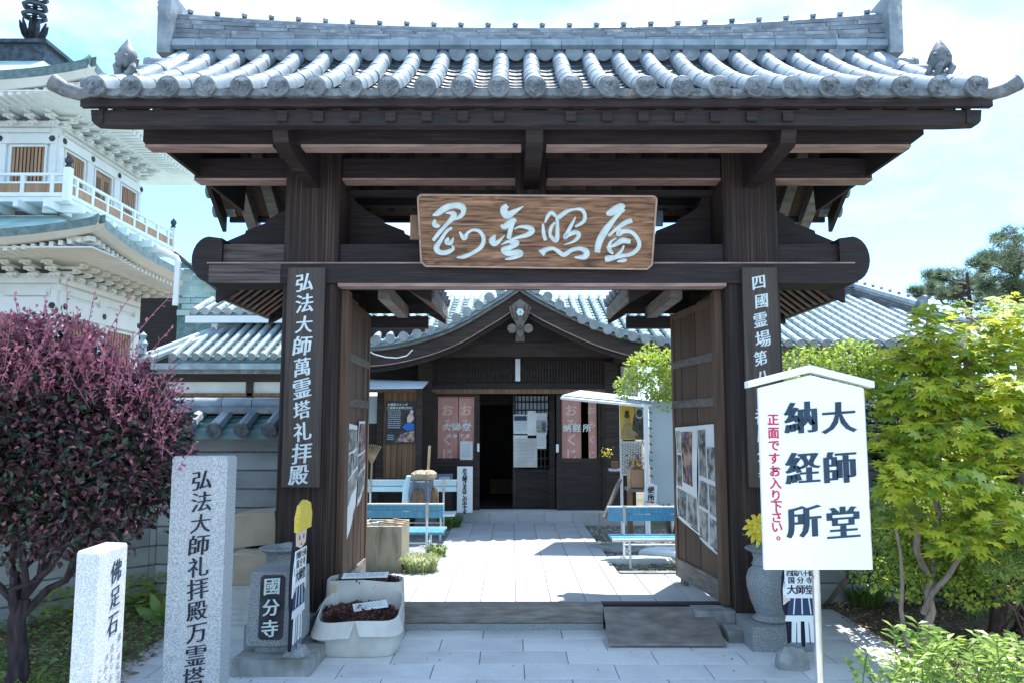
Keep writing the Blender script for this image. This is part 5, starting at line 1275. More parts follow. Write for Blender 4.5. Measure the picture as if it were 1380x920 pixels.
# ---- standing cutout figures, plain pilgrims
def cutout(O, ang, H, label, stone, mirror=1, lean=0):
    t = E('figure_cutout', O, label, 'cutout figure')
    X = Vector((math.cos(ang), math.sin(ang), 0)); Nn = Vector((math.sin(ang), -math.cos(ang), 0))
    def q(u, v, h=0): return Vector(O)+X*(u*H*.86)+Vector((0, 0, v*H))+Nn*h+X*lean*v*H
    def piece(n, m, pts, h=.006, th=.014, layer=0): MB().prismf([q(u, v, h) for u, v in pts], -Nn*th).build(n, m, t)
    out_ = [(-.15, 0), (.15, 0), (.16, .26), (.19, .34), (.20, .46), (.19, .60), (.16, .70), (.18, .82), (.20, .93), (.12, 1.0), (-.10, 1.0), (-.19, .94), (-.17, .82), (-.16, .70), (-.19, .6), (-.20, .46), (-.19, .32), (-.16, .25)]
    piece('figure_board', 'ink', out_, 0, .016)
    piece('hat', 'yellow', [(-.19, .80), (.19, .80), (.20, .90), (.14, .98), (0, 1.01), (-.14, .98), (-.20, .90)], .03, .03)
    piece('face', 'skin_print', [(-.13, .70), (0, .67), (.13, .70), (.15, .80), (-.15, .80)], .008, .006)
    for u in (-.06, .06): piece('eye', 'ink', [(u-.012, .735), (u+.012, .735), (u+.012, .765), (u-.012, .765)], .010, .001)
    piece('mouth', 'red_ink', [(-.03, .705), (.03, .705), (.02, .695), (-.02, .695)], .010, .001)
    for s2 in (-1, 1):
        piece('sleeve', 'sign_white', [(s2*.13, .40), (s2*.19, .36), (s2*.19, .50), (s2*.15, .66), (s2*.11, .62)], .009, .006)
        piece('hand', 'skin_print', [(s2*.12, .40), (s2*.19, .38), (s2*.18, .45), (s2*.12, .46)], .012, .003)
        piece('sleeve_line', 'ink', [(s2*.155, .42), (s2*.163, .42), (s2*.175, .56), (s2*.167, .57)], .011, .002)
        piece('leg', 'sign_white', [(s2*.025, .03), (s2*.12, .03), (s2*.11, .22), (s2*.02, .22)], .009, .006)
        piece('leg_line', 'ink', [(s2*.065, .03), (s2*.075, .03), (s2*.065, .21), (s2*.06, .21)], .011, .002)
        piece('shoe', 'pack_grey', [(s2*.02, .0), (s2*.15, .0), (s2*.13, .04), (s2*.02, .04)], .010, .006)
    piece('robe', 'blue_print', [(-.16, .24), (.16, .24), (.13, .44), (-.13, .44)], .007, .006)
    piece('robe_hem', 'sign_white', [(-.18, .22), (.18, .22), (.17, .27), (-.17, .27)], .010, .003)
    for u in (-.09, 0, .09): piece('robe_fold', 'sign_white', [(u-.006, .28), (u+.006, .28), (u*.8+.006, .42), (u*.8-.006, .42)], .010, .002)
    piece('held_board', 'sign_white', [(-.17, .42), (.15, .42), (.15, .67), (-.17, .67)], .013, .005)
    mb = MB()
    for k, (s_, v, z) in enumerate((('四国八十番', .635, .055), ('国分寺', .575, .062), ('大師堂', .495, .085))):
        n = len(s_); pit = .28/n
        for i, c_ in enumerate(s_): glyph_mb(mb, c_, q(-.01+(i-(n-1)/2)*pit, v, .0155), X, Vector((0, 0, 1)), z*H, .03, .01)
    mb.build('board_lettering', 'ink', t)
    return t
gR = gr(1086, 884, .14); zfR = .145
rock((gR.x, 5.25, 0), .115, .10, .15, 'concrete', 'footing_stone', 'rough grey block holding up the right cutout figure', 9, 'stone')
cutout((at(1082, 862, 5.25).x, 5.25, .13), .0, .75, 'painted cutout of a child pilgrim with a lettered board, behind the white sign', None)
gl_ = gr(398, 905, 0)
rock((gl_.x, gl_.y+.01, 0), .095, .08, .17, 'granite_dark', 'footing_stone', 'rough dark block holding up the left cutout figure', 8, 'stone')
cutout((gl_.x-.012, gl_.y+.03, .15), 1.56, .93, 'painted cutout figure in a yellow hat, seen edge on by the left post', None, lean=.06)
# ---- boxes of cones
def carton(c, a, b, hb, hf, label, m, seed, flap=True, fill=.7):
    t = E('cardboard_box', c, label, 'cardboard box'); R = random.Random(seed); n = 28
    def ring(s, zf): 
        out = []
        for k in range(n):
            th = 2*math.pi*k/n; cs, sn = math.cos(th), math.sin(th); e = .45
            x = a*s*math.copysign(abs(cs)**e, cs); y = b*s*math.copysign(abs(sn)**e, sn)
            out.append(Vector((c[0]+x, c[1]+y, zf(x, y))))
        return out
    top = lambda x, y: (hf+(hb-hf)*((y/b)+1)/2)+.012*math.sin(x*9+seed)
    r0 = ring(.93, lambda x, y: .004); r1 = ring(1.0, lambda x, y: .05); r2 = ring(1.03, lambda x, y: top(x, y)*.6); r3 = ring(1.0, top)
    i3 = ring(.975, lambda x, y: top(x, y)); i0 = ring(.93, lambda x, y: .06)
    rs = [r0, r1, r2, r3, i3, i0]; mb = MB(); vs = [v for r in rs for v in r]
    fs = [(i*n+k, i*n+(k+1) % n, (i+1)*n+(k+1) % n, (i+1)*n+k) for i in range(5) for k in range(n)]
    mb.add(vs, fs+[tuple(reversed(range(n)))]); mb.build('box_body', m, t, smooth=True)
    if flap:
        for k0, k1, o_, dz in ((15, 21, (-.03, -.05), -.10), (21, 27, (.04, -.05), -.09), (9, 14, (-.04, .0), -.05)):
            A_ = [r3[k % n] for k in range(k0, k1+1)]; vs = []
            for p in A_: vs += [p+Vector((0, 0, .001)), p+Vector((o_[0], o_[1], dz))]
            MB().add(vs, [(2*i, 2*i+1, 2*i+3, 2*i+2) for i in range(len(A_)-1)]).build('flap', m, t)
    B('tape_strip', 'tape', t, c[0]-a*.85, c[0]-a*.70, c[1]-b*1.06, c[1]-b*1.045, hf*.62, hf*.95) if not flap else None
    return t, top
cb = (at(485, 850, 5.62).x, 5.66, 0)
def cones(name, c, a, b, z, n, label, seed):
    R = random.Random(seed); mb = MB()
    for i in range(n):
        th = R.uniform(0, 6.28); q = math.sqrt(R.random()); x, y = c[0]+a*.9*q*math.cos(th), c[1]+b*.9*q*math.sin(th); zz = z+R.uniform(-.02, .03)+.03*(1-q*q); s = R.uniform(.022, .034)
        ax = Vector((R.uniform(-1, 1), R.uniform(-1, 1), R.uniform(-.3, .8))).normalized()
        for k in range(16):
            h = (k/15-.5)*2.2*s; r = s*(1-.6*abs(k/15-.35)); an = k*2.4
            u = ax.orthogonal().normalized(); v = ax.cross(u); d = u*math.cos(an)+v*math.sin(an); p = Vector((x, y, zz))+ax*h
            w_ = ax.cross(d)*s*.35; mb.add([p+d*r*.2-w_, p+d*r*.2+w_, p+d*r*1.15+ax*s*.3], [(0, 1, 2)]); mb.add([p+d*r*.3+ax*s*.15, p+d*r*1.1+ax*s*.35-w_, p+d*r*1.1-ax*.1*s+w_], [(0, 1, 2)])
    mb.add([(c[0]+a*.9*math.cos(k*.5), c[1]+b*.9*math.sin(k*.5), z-.02) for k in range(12)], [tuple(range(12))])
    return mb.build(name, 'cone_brown', None, label=label, cat='pine cones', kind='stuff', org=(c[0], c[1], z))
cartF = carton(cb, .29, .22, .37, .235, 'open cardboard box of pine cones, the front one with its flaps folded out', 'cardboard_pale', 1)
cones('pine_cones', cb, .28, .2, .235, 230, 'dark pine cones filling the front box', 2)
cr = (at(494, 800, 6.02).x, 5.93+.06, 0); cr = (at(494, 800, 6.0).x, 5.955, 0)
carton(cr, .285, .10, .445, .43, 'open cardboard box of pine cones against the gate, the rear one', 'cardboard_pale', 2, flap=False)
cones('pine_cones', cr, .26, .085, .40, 90, 'dark pine cones filling the rear box', 3)
def note(name, label, p, X, Y, w_, h_):
    t = E(name, p, label, 'paper note'); X = Vector(X).normalized(); Y = Vector(Y).normalized(); p = Vector(p); n_ = X.cross(Y).normalized()
    MB().prismf([p, p+X*w_, p+X*w_+Y*h_, p+Y*h_], n_*.004).build('card', 'paper', t)
    mb = MB(); f = lambda u, v: p+X*w_*u+Y*h_*v+n_*.006; scribble(mb, f, .08, .2, .92, .85, 3); mb.build('handwriting', 'sheet_grey', t)
note('paper_note', 'white paper note lying on the cones in the front box', (cb[0]-.03, cb[1]-.12, .285), (1, .15, .10), (-.3, 1, .25), .24, .11)
note('paper_note', 'white paper note lying across the rear box of cones', (cr[0]-.16, cr[1]-.12, .452), (1, .05, .02), (.0, 1, .25), .34, .09)
lbp = at(497, 782, 5.84)
# cartons behind the tall pillar
def plainbox(x0, x1, y0, y1, z0, z1, label, m='cardboard', open_=True, rot=0, tilt=0):
    c_ = ((x0+x1)/2, (y0+y1)/2, z0); t = E('cardboard_box', c_, label, 'cardboard box'); th = .008
    for n_, bx in (('box_side', (x0, x1, y0, y0+th)), ('box_side', (x0, x1, y1-th, y1)), ('box_side', (x0, x0+th, y0+th+.001, y1-th-.001)), ('box_side', (x1-th, x1, y0+th+.001, y1-th-.001))): B(n_, m, t, *bx, z0, z1)
    B('box_bottom', m, t, x0+.01, x1-.01, y0+.01, y1-.01, z0, z0+.01)
    if open_: MB().prismf([(x0, y0-.001, z1), (x1, y0-.001, z1+.004), (x1+.01, y0-.10, z1-.10), (x0+.01, y0-.10, z1-.12)], (0, -.003, .003)).build('flap', m, t)
    else: B('box_lid', m, t, x0, x1, y0, y1, z1+.001, z1+.008)
    t.rotation_euler.z = rot; t.rotation_euler.y = tilt; return t
b1 = plainbox(at(316, 700, 6.3).x, at(374, 700, 6.3).x, 6.3, 6.7, .62, at(350, 692, 6.3).z, 'tan cardboard box on top of the stack between the pillar and the left post', open_=False, tilt=-.10)
plainbox(at(312, 700, 6.05).x, at(362, 700, 6.05).x, 6.05, 6.5, .36, at(350, 748, 6.05).z-.0, 'tan cardboard box in the middle of the stack behind the inscribed block', open_=False, tilt=.03)
pb3 = plainbox(at(300, 700, 5.95).x, at(368, 700, 5.95).x, 5.90, 6.45, .0, .352, 'pale printed cardboard box at the bottom of the stack behind the inscribed block', 'cardboard_pale', open_=False)
mb = MB(); f = pf(308, 330, 812, 850, 5.895); scribble(mb, f, .1, .1, .9, .9, 4, random.Random(5)); mb.build('box_print', 'sheet_grey', pb3, kind='stuff')

# ---- the big white sign
wsx = E('direction_sign', gr(1108, 935, 0), 'large white roofed sign on a steel pole with bold black and red writing', 'sign')
DS = 3.55
S_ = {k: at(*v, DS) for k, v in dict(tl=(1025, 520), tr=(1164, 520), br=(1173, 767), bl=(1029, 766)).items()}
lx, rx = at(1026, 640, DS).x, at(1169, 640, DS).x; zt_, zb_ = at(1095, 518, DS).z, at(1095, 767, DS).z
rot = -.0
pk = at(1093, 505, DS)
xm = (lx+rx)/2
mb = MB(); mb.prism([(lx, zb_), (rx, zb_), (rx, zt_-.015), (xm, zt_+.045), (lx, zt_-.015)], DS, DS+.02); sb = mb.build('sign_board', 'sign_white', wsx)
for s2 in (-1, 1):
    a = Vector((xm, DS-.01, zt_+.085-.008)); e_ = Vector((xm+s2*.292, DS-.01, zt_+.012-.008)); 
    MB().prismf([a+Vector((0, 0, -.018)), e_+Vector((0, 0, -.018)), e_+Vector((0, 0, .012)), a+Vector((0, 0, .014))][::s2], (0, .06, 0)).build('sign_roof', 'sign_white', wsx)
B('sign_edge', 'steel', wsx, rx+.0005, rx+.004, DS, DS+.02, zb_, zt_-.02)
MB().tube([(at(1103, 850, DS+.04).x, DS+.045, -.05), (at(1103, 850, DS+.04).x, DS+.045, zt_-.05)], .0175, 16).build('pole', 'steel', wsx, smooth=True)
def colm(s, px, pys, size, m='ink_blue', **k):
    for c_, py in zip(s, pys):
        mb = MB(); glyph_mb(mb, c_, at(px, py, DS-.003), Vector((1, 0, 0)), Vector((0, 0, 1)), size, **k); mb.build('character', m, wsx)
cw = dict(wv=.052, wh=-.002, shear=.07)
for c_, px, py in (('大', 1129.5, 562), ('師', 1131.5, 629), ('堂', 1135.5, 703), ('納', 1078, 562), ('経', 1081, 629.5), ('所', 1082.5, 702)): colm(c_, px+1, [py], .157, **cw)
red = '正面です。お入り下さい。'
ys = [565, 583, 600, 617, 628, 634, 650.5, 667, 682, 696, 710, 720]
mb = MB()
for i, (c_, y) in enumerate(zip(red, ys)):
    px = 1042+i*.55; 
    if c_ == '。': px += 6
    glyph_mb(mb, c_, at(px, y, DS-.003), Vector((1, 0, 0)), Vector((0, 0, 1)), .056, .026, .020)
mb.build('red_lettering', 'red_ink', wsx)

# ================================================================ pagoda
pg_ = E('white_pagoda', (-20.35, 31.15, 0), 'white two tier pagoda with pale green roofs and a dark spire at the left', 'pagoda')
PXC, PYC = -20.35, 31.15
def sqroof(name, m, half_o, z_o, half_i, z_i, flare, n=14, th=.35, parent=pg_, edge='roof_rim'):
    """four sided roof, concave, corners swept up"""
    mb = MB(); eb = MB(); sb = MB()
    for s_ in range(4):
        R_ = Matrix.Rotation(s_*math.pi/2, 4, 'Z')
        vs = []; nv_ = 8
        for j in range(nv_+1):
            v = j/nv_; half = half_o+(half_i-half_o)*v; zz = z_o+(z_i-z_o)*(v*.62+.38*v*v)
            for i in range(n+1):
                u = -1+2*i/n; fl = flare*abs(u)**3*(1-v)**1.5; p = R_ @ Vector((u*(half+.3*abs(u)**4*(1-v)*flare), -half-.0, zz+fl)); vs.append((PXC+p.x, PYC+p.y, p.z))
        mb.add(vs, [(j*(n+1)+i, j*(n+1)+i+1, (j+1)*(n+1)+i+1, (j+1)*(n+1)+i) for j in range(nv_) for i in range(n)])
        for i in range(n):
            a, b = Vector(vs[i]), Vector(vs[i+1]); inn = (Vector((PXC, PYC, 0))-Vector((a.x, a.y, 0))).normalized()*.35
            d = Vector((0, 0, -th)); eb.quad(a, b, b+d, a+d)
            k = (Vector((PXC, PYC, 0))-Vector((b.x, b.y, 0))).normalized()*.35
            sb.quad(a+d, b+d, b+d*1.6+k, a+d*1.6+inn); sb.quad(a+d*1.6+inn, b+d*1.6+k, b+d*1.45+k*7, a+d*1.45+inn*7)
    mb.build(name, m, parent, smooth=True); eb.build('roof_edge', edge, parent); sb.build('roof_soffit', 'pagoda_white', parent)
def storey(half, z0, z1, bays, door=True, front_off=0):
    """white body with posts, windows; only faces to the front (-y) and right (+x) are detailed"""
    B('body', 'pagoda_white', pg_, PXC-half, PXC+half, PYC-half, PYC+half, z0, z1)
    W_ = 2*half; bw = W_/bays
    for face in (0, 1):
        def fb(name, m, s0, s1, za, zb, o0, o1, parent=pg_):
            if face == 0: return B(name, m, parent, PXC-half+s0, PXC-half+s1, PYC-half-o1, PYC-half-o0, za, zb)
            return B(name, m, parent, PXC+half+o0, PXC+half+o1, PYC-half+s0, PYC-half+s1, za, zb)
        for k in range(bays+1):
            s_ = k*bw; a, b = max(s_-.22, -.0), min(s_+.22, W_); fb('wall_post', 'pagoda_white', a+.002, b-.002, z0, z1-.6, .001, .12)
        H = z1-z0
        fb('wall_beam', 'pagoda_white', .001, W_-.001, z0+H*.66, z0+H*.80, .03, .17); fb('wall_beam', 'pagoda_white', .001, W_-.001, z0+H*.92, z0+H, .03, .15)
        fb('wall_rail', 'pagoda_white', .3, W_-.3, z0+H*.84, z0+H*.90, .0, .06)
        for k in range(bays):
            s0 = k*bw+.42; s1 = (k+1)*bw-.42; wz0, wz1 = z0+H*.10, z0+H*.62
            fr = fb('window', 'hall_wood', s0, s1, wz0, wz1, .002, .02)
            for (p, q, c_, d_) in ((s0-.08, s0, wz0-.08, wz1+.08), (s1, s1+.08, wz0-.08, wz1+.08), (s0+.001, s1-.001, wz1, wz1+.08), (s0+.001, s1-.001, wz0-.08, wz0)): fb('window_frame', 'pagoda_white', p, q, c_, d_, .0, .10, fr)
            if door and k == 1:
                fb('door_panel', 'slat_wood', s0+.04, (s0+s1)/2-.02, wz0, wz1-.05, .021, .05, fr); fb('door_panel', 'slat_wood', (s0+s1)/2+.02, s1-.04, wz0, wz1-.05, .021, .05, fr)
                for m_ in (s0+.15, (s0+s1)/2+.12): fb('door_inset', 'brown_wood', m_, m_+(s1-s0)/2-.30, wz0+.2, wz1-.25, .051, .06, fr)
            else:
                ns = 9
                for q in range(ns): a = s0+(s1-s0)*(q+.22)/ns; fb('slat', 'slat_wood', a, a+(s1-s0)/ns*.6, wz0+.01, wz1-.01, .021, .06, fr)
        for k in range(bays+1):
            s_ = min(max(k*bw, .12), W_-.12); zc_ = z0+H*.73; mb = MB()
            if face == 0: mb.lathe([(.12, 0), (.12, -.04), (.05, -.07), (0, -.08)], (PXC-half+s_, PYC-half-.17, zc_), 6, 'y')
            else: mb.lathe([(.12, 0), (.12, .04), (.05, .07), (0, .08)], (PXC+half+.17, PYC-half+s_, zc_), 6, 'x')
            mb.build('nail_cover', 'dark_metal', pg_)
bk = MB()      # stepped bracket cluster, built facing -y
for k in range(3):
    y1 = -.15-.42*k; bk.box(-.10, .10, y1-.42, .0, .30*k, .30*k+.14); bk.box(-.30, .30, y1-.50, y1-.30, .30*k+.142, .30*k+.27); bk.add([(-.1, y1-.42, .30*k), (.1, y1-.42, .30*k), (.1, y1-.56, .30*k+.14), (-.1, y1-.56, .30*k+.14)], [(0, 1, 2, 3)])
    for x in (-.24, .24): bk.hexa([(x-.05, y1-.46, .30*k+.08), (x+.05, y1-.46, .30*k+.08), (x+.05, y1-.34, .30*k+.08), (x-.05, y1-.34, .30*k+.08), (x-.08, y1-.5, .30*k+.141), (x+.08, y1-.5, .30*k+.141), (x+.08, y1-.30, .30*k+.141), (x-.08, y1-.30, .30*k+.141)])
BK = bk.mesh('bracket', 'pagoda_white')
rm_ = MB().box(-.07, .07, -.9, 0, -.08, .08).mesh('rafter_end', 'pagoda_white')
def brackets(half, z, n, sc, ro, rz, rn, flare):
    for s_ in (0, 1):
        for k in range(n):
            s = -half+2*half*k/(n-1)
            if s_ == 0: Mx = Matrix.Translation((PXC+s, PYC-half, z)) @ Matrix.Scale(sc, 4)
            else: Mx = Matrix.Translation((PXC+half, PYC+s, z)) @ Matrix.Rotation(math.pi/2, 4, 'Z') @ Matrix.Scale(sc, 4)
            inst('bracket', BK, Mx, pg_)
        for k in range(rn):
            u = -1+2*(k+.5)/rn; s = u*ro; zz = rz+flare*abs(u)**3
            if s_ == 0: Mx = Matrix.Translation((PXC+s, PYC-ro+.9, zz))
            else: Mx = Matrix.Translation((PXC+ro-.9, PYC+s, zz)) @ Matrix.Rotation(math.pi/2, 4, 'Z')
            inst('rafter_end', rm_, Mx, pg_)
H2 = 3.15; z2a, z2b = 9.9, 13.4-.5
storey(H2, 10.35, 12.95, 3)
B('body_base', 'pagoda_white', pg_, PXC-H2, PXC+H2, PYC-H2, PYC+H2, 9.5, 10.349)
brackets(H2, 12.72, 9, .58, H2+2.15, 13.10, 34, .45)
sqroof('upper_roof', 'copper_green', H2+2.55, 13.75, 1.0, 16.45, .55)
B('roof_top_box', 'dark_metal', pg_, PXC-1.0, PXC+1.0, PYC-1.0, PYC+1.0, 16.4, 17.2); B('roof_top_slab', 'dark_metal', pg_, PXC-1.15, PXC+1.15, PYC-1.15, PYC+1.15, 17.2, 17.35)
sp = MB(); sp.lathe([(.55, 17.35), (.5, 17.5), (.3, 17.68), (.18, 17.75), (.14, 18.1), (.10, 18.6), (.10, 24), (0, 24)], (PXC-.15, PYC, 0), 16)
for k in range(10):
    a = k*.628; sp.tube([(PXC-.15+r_*math.cos(a), PYC+r_*math.sin(a), z_) for r_, z_ in ((.14, 17.85), (.34, 18.05), (.44, 18.35), (.52, 18.62))], [.09, .10, .09, .03], 6); sp.build('spire_base', 'dark_metal', pg_, smooth=True)
for k in range(8):
    q = 8; MB().tube([(PXC-.15+.42*math.cos(a), PYC+.42*math.sin(a), 18.95+.42*k) for a in [i*2*math.pi/q for i in range(q+1)]], .10, 6).build('spire_ring', 'dark_metal', pg_, smooth=True)
    mb = MB()
    for i in range(4): a = i*math.pi/2+.4; mb.beam((PXC-.15, PYC, 18.95+.42*k), (PXC-.15+.42*math.cos(a), PYC+.42*math.sin(a), 18.95+.42*k), .05, .05)
    mb.build('ring_spoke', 'dark_metal', pg_)
# balcony
hb = H2+1.15; zr = 10.55; zb0 = 9.55
B('balcony_floor', 'pagoda_white', pg_, PXC-hb, PXC+hb, PYC-hb, PYC+hb, zb0-.02, zb0+.16)
for face in (0, 1):
    for (za, zb, th) in ((zr-.07, zr+.03, .05), (zr-.36, zr-.30, .035), (zb0+.165, zb0+.30, .05)):
        if face == 0: B('balcony_rail', 'pagoda_white', pg_, PXC-hb-.2, PXC+hb-.13, PYC-hb-th, PYC-hb+th, za, zb)
        else: B('balcony_rail', 'pagoda_white', pg_, PXC+hb-th, PXC+hb+th, PYC-hb+.13, PYC+hb+.3, za, zb)
    if face == 0: B('balcony_slat', 'slat_wood', pg_, PXC-hb, PXC+hb-.14, PYC-hb-.012, PYC-hb+.012, zb0+.31, zr-.37)
    else: B('balcony_slat', 'slat_wood', pg_, PXC+hb-.012, PXC+hb+.012, PYC-hb+.14, PYC+hb, zb0+.31, zr-.37)
    for k in range(8):
        s = -hb+2*hb*(k+.5)/8
        if face == 0: B('baluster', 'pagoda_white', pg_, PXC+s-.07, PXC+s+.07, PYC-hb-.055, PYC-hb+.055, zb0+.17, zr-.071); B('balcony_bracket', 'pagoda_white', pg_, PXC+s-.09, PXC+s+.09, PYC-hb-.35, PYC-H2, zb0-.30, zb0-.03)
        else: B('baluster', 'pagoda_white', pg_, PXC+hb-.055, PXC+hb+.055, PYC+s-.07, PYC+s+.07, zb0+.17, zr-.071); B('balcony_bracket', 'pagoda_white', pg_, PXC+H2, PXC+hb+.35, PYC+s-.09, PYC+s+.09, zb0-.30, zb0-.03)
for x, y in ((PXC+hb, PYC-hb), (PXC+hb, PYC+hb)):
    B('corner_post', 'pagoda_white', pg_, x-.12, x+.12, y-.12, y+.12, zb0, zr+.22); MB().lathe([(.10, 0), (.13, .05), (.08, .12), (.14, .22), (.14, .32), (.05, .42), (0, .5)], (x, y, zr+.22), 10).build('post_finial', 'dark_metal', pg_)
B('balcony_skirt', 'pagoda_white', pg_, PXC-H2-.3, PXC+H2+.3, PYC-H2-.3, PYC+H2+.3, 8.6, zb0-.3)
# lower storey
B('upper_ceiling', 'pagoda_white', pg_, PXC-H2-2.2, PXC+H2+2.2, PYC-H2-2.2, PYC+H2+2.2, 13.2, 13.25)
B('lower_ceiling', 'pagoda_white', pg_, PXC-6.6, PXC+6.6, PYC-6.6, PYC+6.6, 7.30, 7.35)
H1 = 4.15; PYs = PYC
sqroof('lower_roof', 'copper_green', H1+2.95, 7.72, H2+.35, 9.2, .55, th=.28)
storey(H1, 2.6, 6.9, 3, door=False)
B('body_base', 'pagoda_white', pg_, PXC-H1, PXC+H1, PYC-H1, PYC+H1, 0, 2.599)
brackets(H1, 6.72, 12, .60, H1+2.45, 7.20, 44, .45)
for k in range(4):
    x = PXC+H1-.4-1.95*k; B('wall_inset', 'pagoda_white', pg_, x-1.5, x, PYC-H1-.10, PYC-H1-.002, 6.12, 6.36)
# annex: shingled gable and white downpipe behind the pagoda
an = E('shingled_annex', at(262, 400, 26), 'pale green shingled wall with a white downpipe between the pagoda and the side hall', 'building')
R = random.Random(6); a, b = at(238, 425, 26), at(300, 345, 26)
B('annex_wall', 'far_pan', an, a.x, b.x+1.6, 26.05, 26.4, 0, at(238, 352, 26).z-1.2)
sh_ = 0
for r in range(10):
    z_ = a.z+(at(240, 346, 26).z-a.z)*r/10; hh = (at(240, 346, 26).z-a.z)/10; x = a.x-(.3 if r % 2 else 0)
    while x < b.x+.6:
        lim = at(238, 346, 26).z-(x-a.x)*.78
        if z_+hh < lim and x > a.x-.01: B('shingle', 'copper_green', an, x, x+.44, 26.0, 26.04+R.uniform(-.01, .01), z_, z_+hh-.02)
        x += .46
MB().beam(at(236, 342, 25.9), at(300, 395, 25.9), .3, .14).build('annex_roof_edge', 'dark_metal', an)
MB().tube([at(212, 335, 25.7), at(238, 348, 25.7), at(240, 352, 25.7), at(236, 412, 25.7)], .10, 8).build('downpipe', 'white_paint', an)
B('annex_wall', 'black_wood', an, at(190, 400, 27).x, at(300, 400, 27).x, 27, 27.2, 0, at(200, 402, 27).z)
# ================================================================ plants
def rv(r): 
    while True:
        v = Vector((r.uniform(-1, 1), r.uniform(-1, 1), r.uniform(-1, 1)))
        if .01 < v.length < 1: return v
def folded(mb, p, d, u, s, w_):
    """a leaf: midrib along d, two halves folded up"""
    e = d.cross(u).normalized()*s*w_; d = d*s; up = u*s*.12
    mb.add([p, p+d*.5-e+up, p+d, p+d*.5+e+up, p+d*.45], [(0, 4, 1), (4, 2, 1), (0, 3, 4), (4, 3, 2)])
def cloud(blobs, n, s, r, w_=.28, up=.6, shell=.55, out=.6):
    mb = MB(); tot = sum(b[3]*b[4]*b[5] for b in blobs) if len(blobs[0]) > 5 else sum(b[3]**3 for b in blobs)
    for b in blobs:
        rx, ry, rz = (b[3], b[4], b[5]) if len(b) > 5 else (b[3],)*3
        k = int(n*(rx*ry*rz)/tot)
        for i in range(k):
            v = rv(r).normalized()*(shell+(1-shell)*r.random()**.6) if r.random() < .8 else rv(r)
            p = Vector((b[0]+v.x*rx, b[1]+v.y*ry, b[2]+v.z*rz))
            d = (v*out+rv(r)*.8+Vector((0, 0, -.1))).normalized(); u = (Vector((0, 0, up))+rv(r)*.6).normalized()
            u = (u-d*u.dot(d)); u = u.normalized() if u.length > .01 else d.orthogonal().normalized()
            folded(mb, p, d, u, s*r.uniform(.65, 1.25), w_)
    return mb
def limb(mb, a, b, r0, r1, r, seg=5, wob=.06):
    a, b = Vector(a), Vector(b); L_ = (b-a).length
    pts = [a.lerp(b, i/seg)+(rv(r)*wob*L_ if 0 < i < seg else Vector((0, 0, 0))) for i in range(seg+1)]
    mb.tube(pts, [r0+(r1-r0)*i/seg for i in range(seg+1)], 7); return pts
# ---- red shrub, left
R = random.Random(31)
rt = E('red_leaf_shrub', gr(12, 835, 0), 'large round shrub with dark purple leaves and pink new growth', 'shrub')
base = Vector((at(5, 800, 4.6).x, 4.75, 0))
tr = MB(); t1 = limb(tr, base, base+Vector((.02, 0, .55)), .065, .045, R, 4, .05)
tips = [at(x, y, d) for x, y, d in ((60, 640, 4.7), (120, 640, 4.6), (190, 650, 4.6), (20, 600, 4.6), (-60, 600, 4.6), (150, 600, 4.9), (90, 560, 4.9), (-20, 560, 4.9))]
for k, q in enumerate(tips):
    st = t1[-1] if k % 2 else t1[-2]
    pts = limb(tr, st, q, .026, .008, R, 6, .10)
    for j in range(3): limb(tr, pts[2+j % 3], q+rv(R)*.3+Vector((0, 0, .1)), .018, .006, R, 4)
tr.build('trunk', 'bark_dark', rt, smooth=True)
def bl(px, py, D, rpx, ry=None): 
    c_ = at(px, py, D); r_ = rpx/F*D; return (c_.x, c_.y, c_.z, r_, r_*(ry or 1), r_*.8)
blobs = [bl(90, 590, 4.7, 125), bl(170, 620, 4.6, 82), bl(30, 620, 4.55, 90), bl(120, 660, 4.5, 80), bl(-50, 600, 4.7, 110), bl(60, 520, 4.8, 95), bl(150, 545, 4.75, 75), bl(-10, 520, 4.8, 90), bl(205, 655, 4.6, 48), bl(60, 680, 4.5, 55), bl(215, 590, 4.65, 40), bl(0, 680, 4.5, 60), bl(160, 690, 4.55, 45), bl(225, 640, 4.6, 42), bl(205, 560, 4.75, 50), bl(120, 710, 4.5, 45), bl(215, 690, 4.6, 35), bl(85, 718, 4.45, 48), bl(20, 722, 4.4, 45), bl(150, 722, 4.5, 38)]
cloud(blobs, 16000, .056, R, .27, .5, .5).build('crown', 'leaf_purple', rt)
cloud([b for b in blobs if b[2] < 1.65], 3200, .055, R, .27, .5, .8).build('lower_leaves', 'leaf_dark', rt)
mb = cloud([(b[0], b[1], b[2]+.02, b[3]*1.03, b[4]*1.03, b[5]*1.05) for b in blobs], 1700, .036, R, .27, .4, .9); mb.build('new_leaves', 'leaf_mauve', rt)
ub = [(b[0], b[1]-.03, b[2]+.14, b[3]*.95, b[4]*.95, b[5]*.9) for b in blobs if b[2] > 1.72]
cloud(ub, 3000, .046, R, .27, .5, .8).build('upper_leaves', 'leaf_mauve', rt)
cloud([(b[0], b[1], b[2]+.06, b[3]*.8, b[4]*.8, b[5]*.9) for b in ub], 650, .036, R, .27, .4, .9).build('upper_leaves', 'leaf_pink', rt)
